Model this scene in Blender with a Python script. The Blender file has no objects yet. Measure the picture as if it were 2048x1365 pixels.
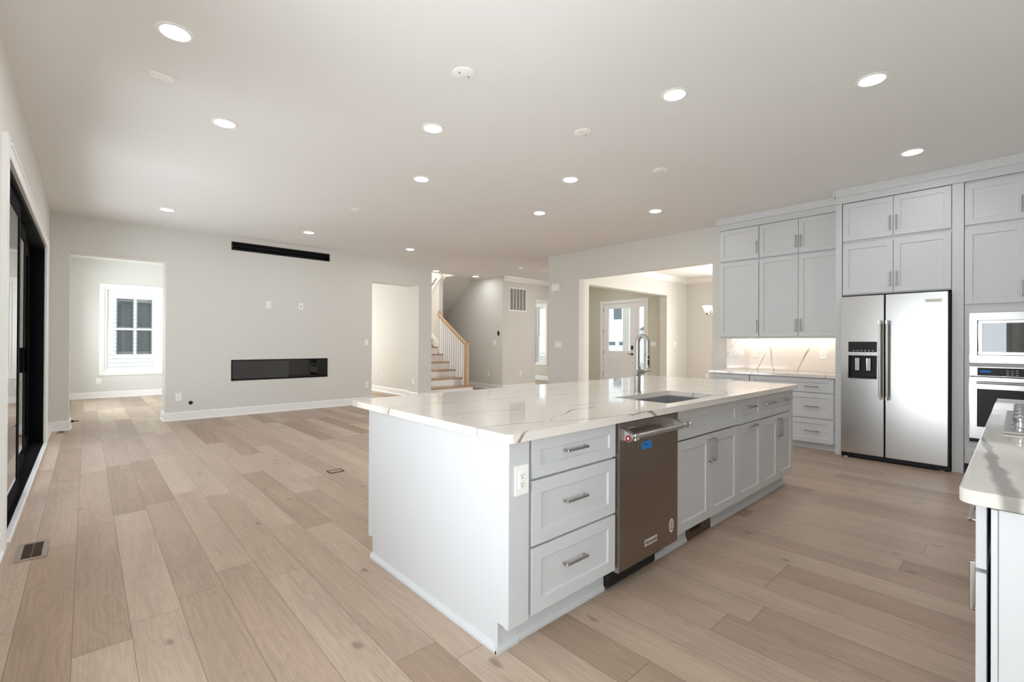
import bpy, bmesh, math, random
from mathutils import Vector, Matrix
random.seed(7)
sc = bpy.context.scene
C = sc.collection

# ------------------------------------------------------------------ camera
YAW, PITCH, ROLL, FPX = 0.741221602, 0.00359649514, 0.00519848997, 929.632
CAMH = 1.275
def cam_axes():
    cp, sp = math.cos(PITCH), math.sin(PITCH)
    f = Vector((math.sin(YAW)*cp, math.cos(YAW)*cp, sp))
    r = Vector((math.cos(YAW), -math.sin(YAW), 0))
    u = r.cross(f)
    c, s = math.cos(ROLL), math.sin(ROLL)
    return c*r+s*u, c*u-s*r, f
r_, u_, f_ = cam_axes()
cd = bpy.data.cameras.new('camera'); cam = bpy.data.objects.new('camera', cd); C.objects.link(cam)
cd.sensor_width = 36; cd.lens = FPX*36/2048; cd.clip_start = 0.02; cd.clip_end = 300
cam.matrix_world = Matrix(((r_.x, u_.x, -f_.x, 0), (r_.y, u_.y, -f_.y, 0), (r_.z, u_.z, -f_.z, CAMH), (0, 0, 0, 1)))
sc.camera = cam
# ------------------------------------------------------------------ world, exposure
w = bpy.data.worlds.new('sky'); sc.world = w; w.use_nodes = True
bg = w.node_tree.nodes['Background']; bg.inputs['Color'].default_value = (0.80, 0.90, 1.0, 1); bg.inputs['Strength'].default_value = 1.5
sc.view_settings.view_transform = 'Standard'; sc.view_settings.look = 'None'
sc.view_settings.gamma = 1.0; sc.view_settings.use_curve_mapping = False
sc.view_settings.exposure = 0.38
sc.cycles.max_bounces = 14; sc.cycles.diffuse_bounces = 10; sc.cycles.glossy_bounces = 6; sc.cycles.transparent_max_bounces = 12
sc.cycles.sample_clamp_indirect = 6.0
LENS_W = 80.0            # recessed lamp lens radiance
# ------------------------------------------------------------------ daylight at the windows, added fill lamps
def day(name, loc, direction, sx, sy, power, col=(1, .98, .95)):
    l = bpy.data.lights.new(name, 'AREA'); l.shape = 'RECTANGLE'; l.size = sx; l.size_y = sy; l.energy = power; l.color = col
    o = bpy.data.objects.new(name, l); C.objects.link(o); o.location = loc
    o.rotation_euler = Vector(direction).to_track_quat('-Z', 'Z').to_euler()
    return o
DAYC = (.90, .96, 1)
# added upward fill lamps imitate paving bounce to brighten the ceiling; sky light comes in level
day('ceiling_fill_slider', (-2.1, 6.2, .02), (0.25, 0, 1), 3.6, 2.4, 215, DAYC)
day('ceiling_fill_side', (-1.3, 1.1, .12), (0.3, 0, 1), 2.0, 1.2, 90, DAYC)
day('ceiling_fill_rear', (0.35, -3.6, .12), (0, 0.3, 1), 1.4, 1.2, 80, DAYC)
day('daylight_slider', (-1.0, 6.2, 1.3), (1, 0, 0.1), 3.7, 2.3, 35, DAYC)
day('daylight_side', (-0.95, 1.0, 1.25), (1, 0, 0.1), 1.9, 2.3, 36, DAYC)
day('daylight_rear', (0.3, -2.9, 1.45), (0, 1, 0.1), 1.2, 1.9, 46, DAYC)
day('added_daylight_morning', (-0.95, 11.7, 1.5), (1, 0, 0), 2.4, 1.8, 120, DAYC)  # lamp outside the added morning room window
day('daylight_dining', (12.95, 3.9, 1.5), (-1, 0, 0.05), 1.9, 1.9, 220, (1, .985, .955))
day('added_daylight_hall', (4.1, 14.35, 1.6), (0, -1, 0), 1.9, 1.7, 140, (1, .99, .96))  # lamp outside the added hallway window
day('added_daylight_study', (10.0, 14.3, 1.6), (0, -1, 0), 1.9, 1.7, 95, DAYC)  # added lamp to brighten the dark study
day('stairwell_fill', (6.6, 12.2, 5.2), (0, -0.2, -1), 0.9, 1.6, 80)  # added lamp inside the closed stairwell, no window above

# ------------------------------------------------------------------ materials
def mat(name): 
    m = bpy.data.materials.new(name); m.use_nodes = True
    return m, m.node_tree.nodes, m.node_tree.links, m.node_tree.nodes['Principled BSDF']
def simple(name, col, rough=.5, metal=0, spec=.5, bump=0, bscale=200, var=0, vscale=3):
    m, N, L, b = mat(name)
    b.inputs['Base Color'].default_value = (*col, 1); b.inputs['Roughness'].default_value = rough
    b.inputs['Metallic'].default_value = metal; b.inputs['Specular IOR Level'].default_value = spec
    tc = N.new('ShaderNodeNewGeometry')
    if bump:
        n = N.new('ShaderNodeTexNoise'); n.inputs['Scale'].default_value = bscale; n.inputs['Detail'].default_value = 3
        L.new(tc.outputs['Position'], n.inputs['Vector'])
        bp = N.new('ShaderNodeBump'); bp.inputs['Strength'].default_value = bump; bp.inputs['Distance'].default_value = .002
        L.new(n.outputs['Fac'], bp.inputs['Height']); L.new(bp.outputs['Normal'], b.inputs['Normal'])
    if var:
        n = N.new('ShaderNodeTexNoise'); n.inputs['Scale'].default_value = vscale; n.inputs['Detail'].default_value = 4
        L.new(tc.outputs['Position'], n.inputs['Vector'])
        mx = N.new('ShaderNodeMix'); mx.data_type = 'RGBA'
        mx.inputs[6].default_value = (*[c*(1-var) for c in col], 1); mx.inputs[7].default_value = (*[min(1, c*(1+var)) for c in col], 1)
        L.new(n.outputs['Fac'], mx.inputs[0]); L.new(mx.outputs[2], b.inputs['Base Color'])
    return m
def srgb(r, g, b):
    f = lambda c: (c/255/12.92) if c/255 <= .04045 else ((c/255+.055)/1.055)**2.4
    return (f(r), f(g), f(b))
M = {}
M['wall'] = simple('wall_paint', srgb(220, 219, 214), .75, bump=.06, bscale=350, var=.012, vscale=1.5)
M['ceil'] = simple('ceiling_paint', srgb(233, 233, 232), .85, bump=.05, bscale=300, var=.01, vscale=1)
M['olive'] = simple('foyer_paint', srgb(214, 212, 196), .75, bump=.06, bscale=350, var=.012, vscale=1.5)
M['trim'] = simple('white_trim', srgb(245, 245, 244), .35, bump=.02, bscale=80)
M['cab'] = simple('cabinet_paint', srgb(206, 208, 210), .38, bump=.02, bscale=150, var=.01, vscale=4)
M['cabdark'] = simple('painted_toe_shade', (.03, .03, .035), .7, bump=.02, bscale=90)
M['plastic'] = simple('white_plastic', srgb(248, 248, 246), .35, bump=.01, bscale=100)
M['slot'] = simple('dark_slot', (.02, .02, .02), .6, bump=.02, bscale=90)
M['blackmetal'] = simple('black_metal', (.003, .003, .004), .35, spec=.3, bump=.03, bscale=120)
M['blackframe'] = simple('black_door_frame', (.0015, .0015, .002), .8, spec=.08, bump=.03, bscale=120)
M['blackmatte'] = simple('black_matte', (.006, .006, .006), .6, bump=.03, bscale=120)
M['nickel'] = simple('brushed_nickel', (.44, .42, .40), .27, 1, bump=.04, bscale=500)
M['chrome'] = simple('chrome', (.75, .75, .76), .1, 1, bump=.01, bscale=60)
M['knobsteel'] = simple('knob_steel', (.5, .5, .52), .15, 1, bump=.01, bscale=60)
M['iron'] = simple('cast_iron', (.012, .012, .013), .5, bump=.2, bscale=300)
M['bluetape'] = simple('blue_tape', srgb(0, 125, 205), .6, bump=.1, bscale=400)
M['ink'] = simple('ink', (.01, .01, .02), .6, bump=.01, bscale=90)
M['red'] = simple('red_enamel', srgb(150, 10, 40), .3, bump=.01, bscale=90)
M['sticker'] = simple('paper_sticker', srgb(225, 215, 205), .6, bump=.02, bscale=200)
M['badge'] = simple('badge_plate', srgb(215, 208, 200), .35, .4, bump=.01, bscale=200)
M['bronze'] = simple('register_bronze', srgb(86, 66, 50), .5, bump=.1, bscale=200, var=.1, vscale=20)
M['tan'] = simple('register_frame', srgb(150, 135, 122), .45, bump=.05, bscale=200, var=.05, vscale=20)
M['gravel'] = simple('concrete', srgb(190, 188, 180), .9, bump=.3, bscale=60, var=.08, vscale=6)
M['grass'] = simple('lawn', srgb(170, 172, 158), .95, bump=.4, bscale=40, var=.15, vscale=5)
M['extwhite'] = simple('porch_white', srgb(245, 244, 238), .6, bump=.02, bscale=90)
M['extgrey'] = simple('shingle_grey', srgb(120, 125, 128), .85, bump=.3, bscale=40, var=.1, vscale=8)
M['darkwin'] = simple('dark_window_pane', srgb(84, 90, 92), .08, bump=.01, bscale=3)
M['mesh'] = simple('grille_grey', srgb(150, 150, 147), .7, bump=.05, bscale=100)  # even grey of the return grille louvres and backing

def emis(name, col, s):
    m, N, L, b = mat(name)
    b.inputs['Base Color'].default_value = (.9, .9, .9, 1); b.inputs['Emission Color'].default_value = (*col, 1); b.inputs['Emission Strength'].default_value = s
    n = N.new('ShaderNodeTexNoise'); n.inputs['Scale'].default_value = 90
    bp = N.new('ShaderNodeBump'); bp.inputs['Strength'].default_value = .02
    L.new(n.outputs['Fac'], bp.inputs['Height']); L.new(bp.outputs['Normal'], b.inputs['Normal'])
    return m
M['lens'] = emis('lamp_lens', (.955, .978, 1), LENS_W)
M['strip'] = emis('under_cabinet_led', (1, .84, .68), 16)
M['shade'] = emis('frosted_shade', (1, .96, .9), 2.0)
M['bulbglow'] = emis('warm_bulb', (1, .8, .5), 3.0)

def glass(name, tint=(1, 1, 1), refl=0.0, rough=0.0):
    m, N, L, b = mat(name); N.remove(b)
    t = N.new('ShaderNodeBsdfTransparent'); t.inputs[0].default_value = (*tint, 1)
    g = N.new('ShaderNodeBsdfGlossy'); g.inputs['Roughness'].default_value = rough
    fr = N.new('ShaderNodeFresnel'); fr.inputs['IOR'].default_value = 1.5
    a1 = N.new('ShaderNodeMath'); a1.operation = 'ADD'; a1.inputs[1].default_value = 1; L.new(fr.outputs[0], a1.inputs[0])
    a2 = N.new('ShaderNodeMath'); a2.operation = 'DIVIDE'; L.new(fr.outputs[0], a2.inputs[0]); L.new(a1.outputs[0], a2.inputs[1])
    mm = N.new('ShaderNodeMath'); mm.operation = 'MULTIPLY'; L.new(a2.outputs[0], mm.inputs[0])
    gm = N.new('ShaderNodeNewGeometry'); bk = N.new('ShaderNodeMath'); bk.operation = 'MULTIPLY_ADD'; bk.inputs[1].default_value = -2; bk.inputs[2].default_value = 2
    L.new(gm.outputs['Backfacing'], bk.inputs[0]); L.new(bk.outputs[0], mm.inputs[1])      # both faces' reflection counted once, at the front face
    fr_ = N.new('ShaderNodeMath'); fr_.operation = 'MULTIPLY_ADD'; fr_.inputs[1].default_value = refl/2; L.new(bk.outputs[0], fr_.inputs[0]); L.new(mm.outputs[0], fr_.inputs[2]); fr_.use_clamp = True; mm = fr_
    mx = N.new('ShaderNodeMixShader'); L.new(mm.outputs[0], mx.inputs[0]); L.new(t.outputs[0], mx.inputs[1]); L.new(g.outputs[0], mx.inputs[2])
    L.new(mx.outputs[0], N['Material Output'].inputs[0])
    return m
M['glass'] = glass('window_glass')
M['darkglass'] = glass('dark_glass', (.35, .4, .45), .10)

def steel(name, col, rough, axis):
    m, N, L, b = mat(name)
    b.inputs['Base Color'].default_value = (*col, 1); b.inputs['Metallic'].default_value = 1; b.inputs['Roughness'].default_value = rough
    g = N.new('ShaderNodeNewGeometry'); mp = N.new('ShaderNodeMapping')
    s = [900, 900, 900]; s[axis] = 3; mp.inputs['Scale'].default_value = s
    n = N.new('ShaderNodeTexNoise'); n.inputs['Scale'].default_value = 1; n.inputs['Detail'].default_value = 2
    L.new(g.outputs['Position'], mp.inputs['Vector']); L.new(mp.outputs[0], n.inputs['Vector'])
    mr = N.new('ShaderNodeMapRange'); mr.inputs['To Min'].default_value = rough-.008; mr.inputs['To Max'].default_value = rough+.008
    L.new(n.outputs['Fac'], mr.inputs['Value']); L.new(mr.outputs[0], b.inputs['Roughness'])
    bp = N.new('ShaderNodeBump'); bp.inputs['Strength'].default_value = .0015; bp.inputs['Distance'].default_value = .001
    L.new(n.outputs['Fac'], bp.inputs['Height']); L.new(bp.outputs['Normal'], b.inputs['Normal'])
    return m
M['steel'] = steel('stainless_steel', (.53, .52, .51), .24, 2)
M['steelh'] = steel('stainless_horizontal', (.56, .55, .54), .24, 1)
M['darksteel'] = steel('stainless_dim_reflection', (.30, .25, .22), .30, 2)  # brown reflection of the dim kitchen side is put into the base colour
M['sinksteel'] = steel('sink_steel', (.55, .55, .56), .35, 0)

def stone(name, base, vein, sets):
    """sets: (direction, veins per metre, waviness, half width in metres, gate 0..1, offset)"""
    m, N, L, b = mat(name)
    b.inputs['Roughness'].default_value = .05; b.inputs['Specular IOR Level'].default_value = .5
    g = N.new('ShaderNodeNewGeometry')
    def mth(op, a, c=None):
        n = N.new('ShaderNodeMath'); n.operation = op
        for k, v in enumerate((a, c)):
            if v is None: continue
            if isinstance(v, (int, float)): n.inputs[k].default_value = v
            else: L.new(v, n.inputs[k])
        return n.outputs[0]
    def noise(scale, detail, off, stretch=(1, 1, 1)):
        v = N.new('ShaderNodeVectorMath'); v.operation = 'MULTIPLY_ADD'; v.inputs[1].default_value = stretch; v.inputs[2].default_value = off; L.new(g.outputs['Position'], v.inputs[0])
        n = N.new('ShaderNodeTexNoise'); n.inputs['Scale'].default_value = scale; n.inputs['Detail'].default_value = detail; L.new(v.outputs[0], n.inputs['Vector']); return n.outputs['Fac']
    tot = None
    for d, freq, wav, hw, gate, off in sets:
        dt = N.new('ShaderNodeVectorMath'); dt.operation = 'DOT_PRODUCT'; dt.inputs[1].default_value = Vector(d).normalized()*freq; L.new(g.outputs['Position'], dt.inputs[0])
        ph = mth('ADD', mth('ADD', dt.outputs['Value'], mth('MULTIPLY', noise(.9, 2, (off, 3, 5)), wav)), mth('MULTIPLY', noise(9, 3, (off, 1, 2)), .022))
        ph = mth('ADD', ph, off)
        a = mth('DIVIDE', mth('ABSOLUTE', mth('SUBTRACT', mth('FRACT', ph), .5)), freq)
        wn = N.new('ShaderNodeMapRange'); wn.inputs['From Min'].default_value = .35; wn.inputs['From Max'].default_value = .7; wn.inputs['To Min'].default_value = hw*.25; wn.inputs['To Max'].default_value = hw*1.3
        L.new(noise(5, 4, (off+4, 8, 1)), wn.inputs['Value'])
        r = N.new('ShaderNodeMapRange'); r.interpolation_type = 'SMOOTHSTEP'; r.inputs['From Min'].default_value = .4; r.inputs['From Max'].default_value = 1.3; r.inputs['To Min'].default_value = 1; r.inputs['To Max'].default_value = 0
        L.new(mth('DIVIDE', a, wn.outputs[0]), r.inputs['Value'])
        gt = N.new('ShaderNodeMapRange'); gt.interpolation_type = 'SMOOTHSTEP'; gt.inputs['From Min'].default_value = gate; gt.inputs['From Max'].default_value = gate+.08; L.new(noise(1.3, 2, (off+9, 2, 7)), gt.inputs['Value'])
        v = mth('MULTIPLY', r.outputs[0], gt.outputs[0])
        tot = v if tot is None else mth('MAXIMUM', tot, v)
    mx = N.new('ShaderNodeMix'); mx.data_type = 'RGBA'; mx.inputs[6].default_value = (*base, 1); mx.inputs[7].default_value = (*vein, 1)
    L.new(mth('MULTIPLY', tot, .8), mx.inputs[0]); L.new(mx.outputs[2], b.inputs['Base Color'])
    return m
M['quartz'] = stone('white_veined_quartz', srgb(231, 225, 218), srgb(112, 102, 94), [((.14, 1, .3), 2.6, 1.0, .0055, .30, .2), ((-.45, 1, .2), 1.3, 1.2, .007, .44, 3.7)])
M['quartznear'] = stone('white_veined_quartz_near', srgb(222, 218, 210), srgb(120, 116, 112), [((-.1, 1, 0), 1.0, .16, .020, .0, .57), ((-.2, 1, .3), 2.6, .8, .003, .45, 2.3)])
M['splash'] = stone('veined_backsplash', srgb(236, 228, 220), srgb(146, 128, 114), [((0, 1, .45), 2.1, .6, .008, .33, .62), ((0, 1, -.22), 1.1, .7, .009, .38, 1.9)])

def oak_floor():
    m, N, L, b = mat('whitewashed_oak_planks')
    g = N.new('ShaderNodeNewGeometry'); sp = N.new('ShaderNodeSeparateXYZ'); L.new(g.outputs['Position'], sp.inputs[0])
    def math_(op, a, bb=None, c=None):
        n = N.new('ShaderNodeMath'); n.operation = op
        for i, v in enumerate((a, bb, c)):
            if v is None: continue
            if isinstance(v, (int, float)): n.inputs[i].default_value = v
            else: L.new(v, n.inputs[i])
        return n.outputs[0]
    W, LEN = .19, 1.75
    xs = math_('DIVIDE', math_('SUBTRACT', sp.outputs[0], .153), W)
    row = math_('FLOOR', xs); fx = math_('FRACT', xs)
    wn = N.new('ShaderNodeTexWhiteNoise'); wn.noise_dimensions = '1D'; L.new(row, wn.inputs['W'])
    ys = math_('ADD', math_('DIVIDE', sp.outputs[1], LEN), math_('MULTIPLY', wn.outputs['Value'], 9.37))
    col = math_('FLOOR', ys); fy = math_('FRACT', ys)
    cb = N.new('ShaderNodeCombineXYZ'); L.new(row, cb.inputs[0]); L.new(col, cb.inputs[1])
    w3 = N.new('ShaderNodeTexWhiteNoise'); w3.noise_dimensions = '3D'; L.new(cb.outputs[0], w3.inputs['Vector'])
    ramp = N.new('ShaderNodeValToRGB'); cr = ramp.color_ramp
    cols = [(0, (158, 135, 116)), (.2, (171, 149, 131)), (.55, (179, 158, 140)), (.85, (186, 166, 148)), (1, (198, 180, 157))]
    cr.elements[0].position = 0; cr.elements[0].color = (*srgb(*cols[0][1]), 1); cr.elements[1].position = 1; cr.elements[1].color = (*srgb(*cols[-1][1]), 1)
    for p, c in cols[1:-1]:
        e = cr.elements.new(p); e.color = (*srgb(*c), 1)
    L.new(w3.outputs['Value'], ramp.inputs[0])
    # grain: position stretched along the plank, shifted per plank
    sc_ = N.new('ShaderNodeVectorMath'); sc_.operation = 'SCALE'; sc_.inputs['Scale'].default_value = 37; L.new(w3.outputs['Color'], sc_.inputs[0])
    mp = N.new('ShaderNodeVectorMath'); mp.operation = 'MULTIPLY'; mp.inputs[1].default_value = (9, 1.1, 1); L.new(g.outputs['Position'], mp.inputs[0])
    ad = N.new('ShaderNodeVectorMath'); ad.operation = 'ADD'; L.new(mp.outputs[0], ad.inputs[0]); L.new(sc_.outputs[0], ad.inputs[1])
    n0 = N.new('ShaderNodeTexNoise'); n0.inputs['Scale'].default_value = .9; n0.inputs['Detail'].default_value = 2; n0.inputs['Distortion'].default_value = .4; L.new(ad.outputs[0], n0.inputs['Vector'])
    rings = math_('SINE', math_('MULTIPLY', n0.outputs['Fac'], 75.0))
    fine_v = N.new('ShaderNodeVectorMath'); fine_v.operation = 'MULTIPLY'; fine_v.inputs[1].default_value = (22, 3, 1); L.new(ad.outputs[0], fine_v.inputs[0])
    n1 = N.new('ShaderNodeTexNoise'); n1.inputs['Scale'].default_value = 1; n1.inputs['Detail'].default_value = 4; L.new(fine_v.outputs[0], n1.inputs['Vector'])
    n2 = N.new('ShaderNodeTexNoise'); n2.inputs['Scale'].default_value = .8; n2.inputs['Detail'].default_value = 3; L.new(ad.outputs[0], n2.inputs['Vector'])
    gr = math_('ADD', math_('MULTIPLY', rings, .04), math_('MULTIPLY', math_('SUBTRACT', n1.outputs['Fac'], .5), .50))
    gr = math_('ADD', gr, math_('MULTIPLY', math_('SUBTRACT', n2.outputs['Fac'], .5), .45))
    # knots
    kv = N.new('ShaderNodeVectorMath'); kv.operation = 'MULTIPLY'; kv.inputs[1].default_value = (3.2, 1.7, 1); L.new(g.outputs['Position'], kv.inputs[0])
    dn = N.new('ShaderNodeTexNoise'); dn.inputs['Scale'].default_value = 14; L.new(g.outputs['Position'], dn.inputs['Vector'])
    dm = N.new('ShaderNodeVectorMath'); dm.operation = 'SCALE'; dm.inputs['Scale'].default_value = .12; L.new(dn.outputs['Color'], dm.inputs[0])
    ka = N.new('ShaderNodeVectorMath'); ka.operation = 'ADD'; L.new(kv.outputs[0], ka.inputs[0]); L.new(dm.outputs[0], ka.inputs[1])
    vo = N.new('ShaderNodeTexVoronoi'); vo.voronoi_dimensions = '2D'; vo.inputs['Scale'].default_value = 1.0; L.new(ka.outputs[0], vo.inputs['Vector'])
    vs = N.new('ShaderNodeSeparateColor'); L.new(vo.outputs['Color'], vs.inputs[0])
    kn = N.new('ShaderNodeMapRange'); kn.interpolation_type = 'SMOOTHSTEP'; kn.inputs['From Min'].default_value = .015; kn.inputs['From Max'].default_value = .075; kn.inputs['To Min'].default_value = 1; kn.inputs['To Max'].default_value = 0
    L.new(vo.outputs['Distance'], kn.inputs['Value'])
    knot = math_('MULTIPLY', kn.outputs[0], math_('GREATER_THAN', vs.outputs[0], .62))
    val = math_('SUBTRACT', math_('ADD', 1.0, gr), math_('MULTIPLY', knot, .38))
    # joints
    def edge(f, wd):
        a = math_('MINIMUM', f, math_('SUBTRACT', 1.0, f)); r = N.new('ShaderNodeMapRange'); r.inputs['From Min'].default_value = wd*.4; r.inputs['From Max'].default_value = wd; L.new(a, r.inputs['Value']); return r.outputs[0]
    jt = math_('MULTIPLY', edge(fx, .013), edge(fy, .0016))
    val = math_('MULTIPLY', val, math_('ADD', .62, math_('MULTIPLY', jt, .38)))
    vm = N.new('ShaderNodeVectorMath'); vm.operation = 'SCALE'; L.new(ramp.outputs[0], vm.inputs[0]); L.new(val, vm.inputs['Scale'])
    L.new(vm.outputs[0], b.inputs['Base Color'])
    b.inputs['Roughness'].default_value = .42; b.inputs['Specular IOR Level'].default_value = .35
    bp = N.new('ShaderNodeBump'); bp.inputs['Strength'].default_value = .25; bp.inputs['Distance'].default_value = .001
    L.new(val, bp.inputs['Height']); L.new(bp.outputs['Normal'], b.inputs['Normal'])
    return m
M['floor'] = oak_floor()
def wood(name, a, bcol, axis):
    m, N, L, b = mat(name)
    g = N.new('ShaderNodeNewGeometry'); mp = N.new('ShaderNodeMapping'); s = [40, 40, 40]; s[axis] = 3; mp.inputs['Scale'].default_value = s
    n = N.new('ShaderNodeTexNoise'); n.inputs['Scale'].default_value = 1; n.inputs['Detail'].default_value = 5
    L.new(g.outputs['Position'], mp.inputs['Vector']); L.new(mp.outputs[0], n.inputs['Vector'])
    mx = N.new('ShaderNodeMix'); mx.data_type = 'RGBA'; mx.inputs[6].default_value = (*a, 1); mx.inputs[7].default_value = (*bcol, 1)
    L.new(n.outputs['Fac'], mx.inputs[0]); L.new(mx.outputs[2], b.inputs['Base Color']); b.inputs['Roughness'].default_value = .4
    return m
M['oak'] = wood('red_oak', srgb(146, 118, 94), srgb(186, 156, 128), 0)
M['oakz'] = wood('red_oak_upright', srgb(176, 140, 104), srgb(212, 180, 142), 2)
def siding():
    m, N, L, b = mat('lap_siding')
    g = N.new('ShaderNodeNewGeometry'); n = N.new('ShaderNodeTexNoise'); n.inputs['Scale'].default_value = 4
    L.new(g.outputs['Position'], n.inputs['Vector'])
    mx = N.new('ShaderNodeMix'); mx.data_type = 'RGBA'; mx.inputs[6].default_value = (*srgb(236, 238, 238), 1); mx.inputs[7].default_value = (*srgb(246, 247, 246), 1)
    L.new(n.outputs['Fac'], mx.inputs[0]); L.new(mx.outputs[2], b.inputs['Base Color']); b.inputs['Roughness'].default_value = .6
    return m
M['siding'] = siding()
def crystals():
    m, N, L, b = mat('fire_glass_media')
    g = N.new('ShaderNodeNewGeometry'); v = N.new('ShaderNodeTexVoronoi'); v.inputs['Scale'].default_value = 60
    L.new(g.outputs['Position'], v.inputs['Vector'])
    cr = N.new('ShaderNodeValToRGB'); cr.color_ramp.elements[0].color = (.05, .05, .05, 1); cr.color_ramp.elements[1].color = (.75, .72, .66, 1)
    L.new(v.outputs['Distance'], cr.inputs[0]); L.new(cr.outputs[0], b.inputs['Base Color']); b.inputs['Roughness'].default_value = .15
    return m
M['crystal'] = crystals()

# ------------------------------------------------------------------ mesh helpers
WL = {}
class Fr:
    """local frame: u along the face, v up, n out of the face"""
    def __init__(s, o, facing):
        s.o = Vector(o); s.f = facing
        s.N = {'-Y': Vector((0, -1, 0)), '+Y': Vector((0, 1, 0)), '-X': Vector((-1, 0, 0)), '+X': Vector((1, 0, 0)), '-Z': Vector((0, 0, -1)), '+Z': Vector((0, 0, 1))}[facing]
        s.V = Vector((0, 0, 1)) if facing[1] != 'Z' else Vector((0, 1, 0))
        s.U = s.V.cross(s.N)
    def p(s, u, v, n): return s.o + s.U*u + s.V*v + s.N*n
WF = Fr((0, 0, 0), '-Y')
class MB:
    def __init__(s): s.v = []; s.f = []; s.mi = []; s.cur = 0
    def quad(s, pts):
        i = len(s.v); s.v += [Vector(p) for p in pts]; s.f.append(list(range(i, i+len(pts)))); s.mi.append(s.cur)
    def faces(s, pts, fs):
        i = len(s.v); s.v += [Vector(p) for p in pts]
        for f in fs: s.f.append([i+k for k in f]); s.mi.append(s.cur)
    def box(s, x0, x1, y0, y1, z0, z1):
        x0, x1 = sorted((x0, x1)); y0, y1 = sorted((y0, y1)); z0, z1 = sorted((z0, z1))
        P = [(x0, y0, z0), (x1, y0, z0), (x1, y1, z0), (x0, y1, z0), (x0, y0, z1), (x1, y0, z1), (x1, y1, z1), (x0, y1, z1)]
        s.faces(P, [(3, 2, 1, 0), (4, 5, 6, 7), (0, 1, 5, 4), (1, 2, 6, 5), (2, 3, 7, 6), (3, 0, 4, 7)]); return s
    def fbox(s, F, u0, u1, v0, v1, n0, n1):
        a = F.p(u0, v0, n0); b = F.p(u1, v1, n1); return s.box(a.x, b.x, a.y, b.y, a.z, b.z)
    def cyl(s, a, b, r, seg=16, r2=None, cap=True):
        a, b = Vector(a), Vector(b); d = (b-a).normalized(); t = d.orthogonal().normalized(); q = d.cross(t); r2 = r if r2 is None else r2
        P = []
        for k in range(seg):
            an = 2*math.pi*k/seg; o = t*math.cos(an)+q*math.sin(an); P += [a+o*r, b+o*r2]
        fs = [(2*k, 2*((k+1) % seg), 2*((k+1) % seg)+1, 2*k+1) for k in range(seg)]
        if cap: fs += [tuple(2*k for k in reversed(range(seg))), tuple(2*k+1 for k in range(seg))]
        s.faces(P, fs); return s
    def tube(s, pts, r, seg=12, radii=None):
        pts = [Vector(p) for p in pts]; n = len(pts); P = []; up = None
        for i, p in enumerate(pts):
            d = (pts[min(i+1, n-1)]-pts[max(i-1, 0)]).normalized()
            if up is None: up = d.orthogonal().normalized()
            up = (up-d*up.dot(d)).normalized(); q = d.cross(up); rr = radii[i] if radii else r
            for k in range(seg):
                an = 2*math.pi*k/seg; P.append(p+(up*math.cos(an)+q*math.sin(an))*rr)
        fs = []
        for i in range(n-1):
            for k in range(seg):
                fs.append((i*seg+k, i*seg+(k+1) % seg, (i+1)*seg+(k+1) % seg, (i+1)*seg+k))
        fs += [tuple(reversed(range(seg))), tuple((n-1)*seg+k for k in range(seg))]
        s.faces(P, fs); return s
    def lathe(s, o, axis, prof, seg=32, cap=True):
        o = Vector(o); d = Vector(axis).normalized(); t = d.orthogonal().normalized(); q = d.cross(t); P = []; n = len(prof)
        for r, h in prof:
            for k in range(seg):
                an = 2*math.pi*k/seg; P.append(o+d*h+(t*math.cos(an)+q*math.sin(an))*r)
        fs = []
        for i in range(n-1):
            for k in range(seg): fs.append((i*seg+k, i*seg+(k+1) % seg, (i+1)*seg+(k+1) % seg, (i+1)*seg+k))
        if cap: fs += [tuple(reversed(range(seg))), tuple((n-1)*seg+k for k in range(seg))]
        s.faces(P, fs); return s
    def prism(s, poly, axis, a, b):
        """poly: 2D points; axis 0: (y,z), 1: (x,z), 2: (x,y) swept between a and b"""
        def P(p, t): return {0: (t, p[0], p[1]), 1: (p[0], t, p[1]), 2: (p[0], p[1], t)}[axis]
        n = len(poly); pts = [P(p, a) for p in poly]+[P(p, b) for p in poly]
        fs = [tuple(range(n)), tuple(reversed(range(n, 2*n)))]+[(k, n+k, n+(k+1) % n, (k+1) % n) for k in range(n)]
        s.faces(pts, fs); return s
def obj(name, mb, m, parent=None, bevel=0, smooth=False, fix=True):
    me = bpy.data.meshes.new(name); off = WL[parent.name] if parent else Vector((0, 0, 0))
    me.from_pydata([v-off for v in mb.v], [], mb.f)
    for mm in (m if isinstance(m, (list, tuple)) else [m]): me.materials.append(M[mm])
    for p, i in zip(me.polygons, mb.mi): p.material_index = i
    if fix:
        bm = bmesh.new(); bm.from_mesh(me); bmesh.ops.remove_doubles(bm, verts=bm.verts, dist=1e-5); bmesh.ops.recalc_face_normals(bm, faces=bm.faces); bm.to_mesh(me); bm.free()
    if smooth:
        for p in me.polygons: p.use_smooth = True
        bm = bmesh.new(); bm.from_mesh(me)
        for e in bm.edges:
            if len(e.link_faces) == 2 and e.calc_face_angle(0) > math.radians(38): e.smooth = False
        bm.to_mesh(me); bm.free()
    o = bpy.data.objects.new(name, me); C.objects.link(o)
    if parent: o.parent = parent
    WL[o.name] = off
    if bevel:
        b = o.modifiers.new('edge', 'BEVEL'); b.width = bevel; b.segments = 2; b.limit_method = 'ANGLE'; b.angle_limit = math.radians(40)
    return o
def tag(o, label=None, cat=None, group=None, kind=None):
    if label: o['label'] = label
    if cat: o['category'] = cat
    if group: o['group'] = group
    if kind: o['kind'] = kind
    return o
def thing(name, label, cat, loc, group=None):
    o = bpy.data.objects.new(name, None); C.objects.link(o); o.location = loc; o.empty_display_size = .05
    WL[o.name] = Vector(loc); return tag(o, label, cat, group)
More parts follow.
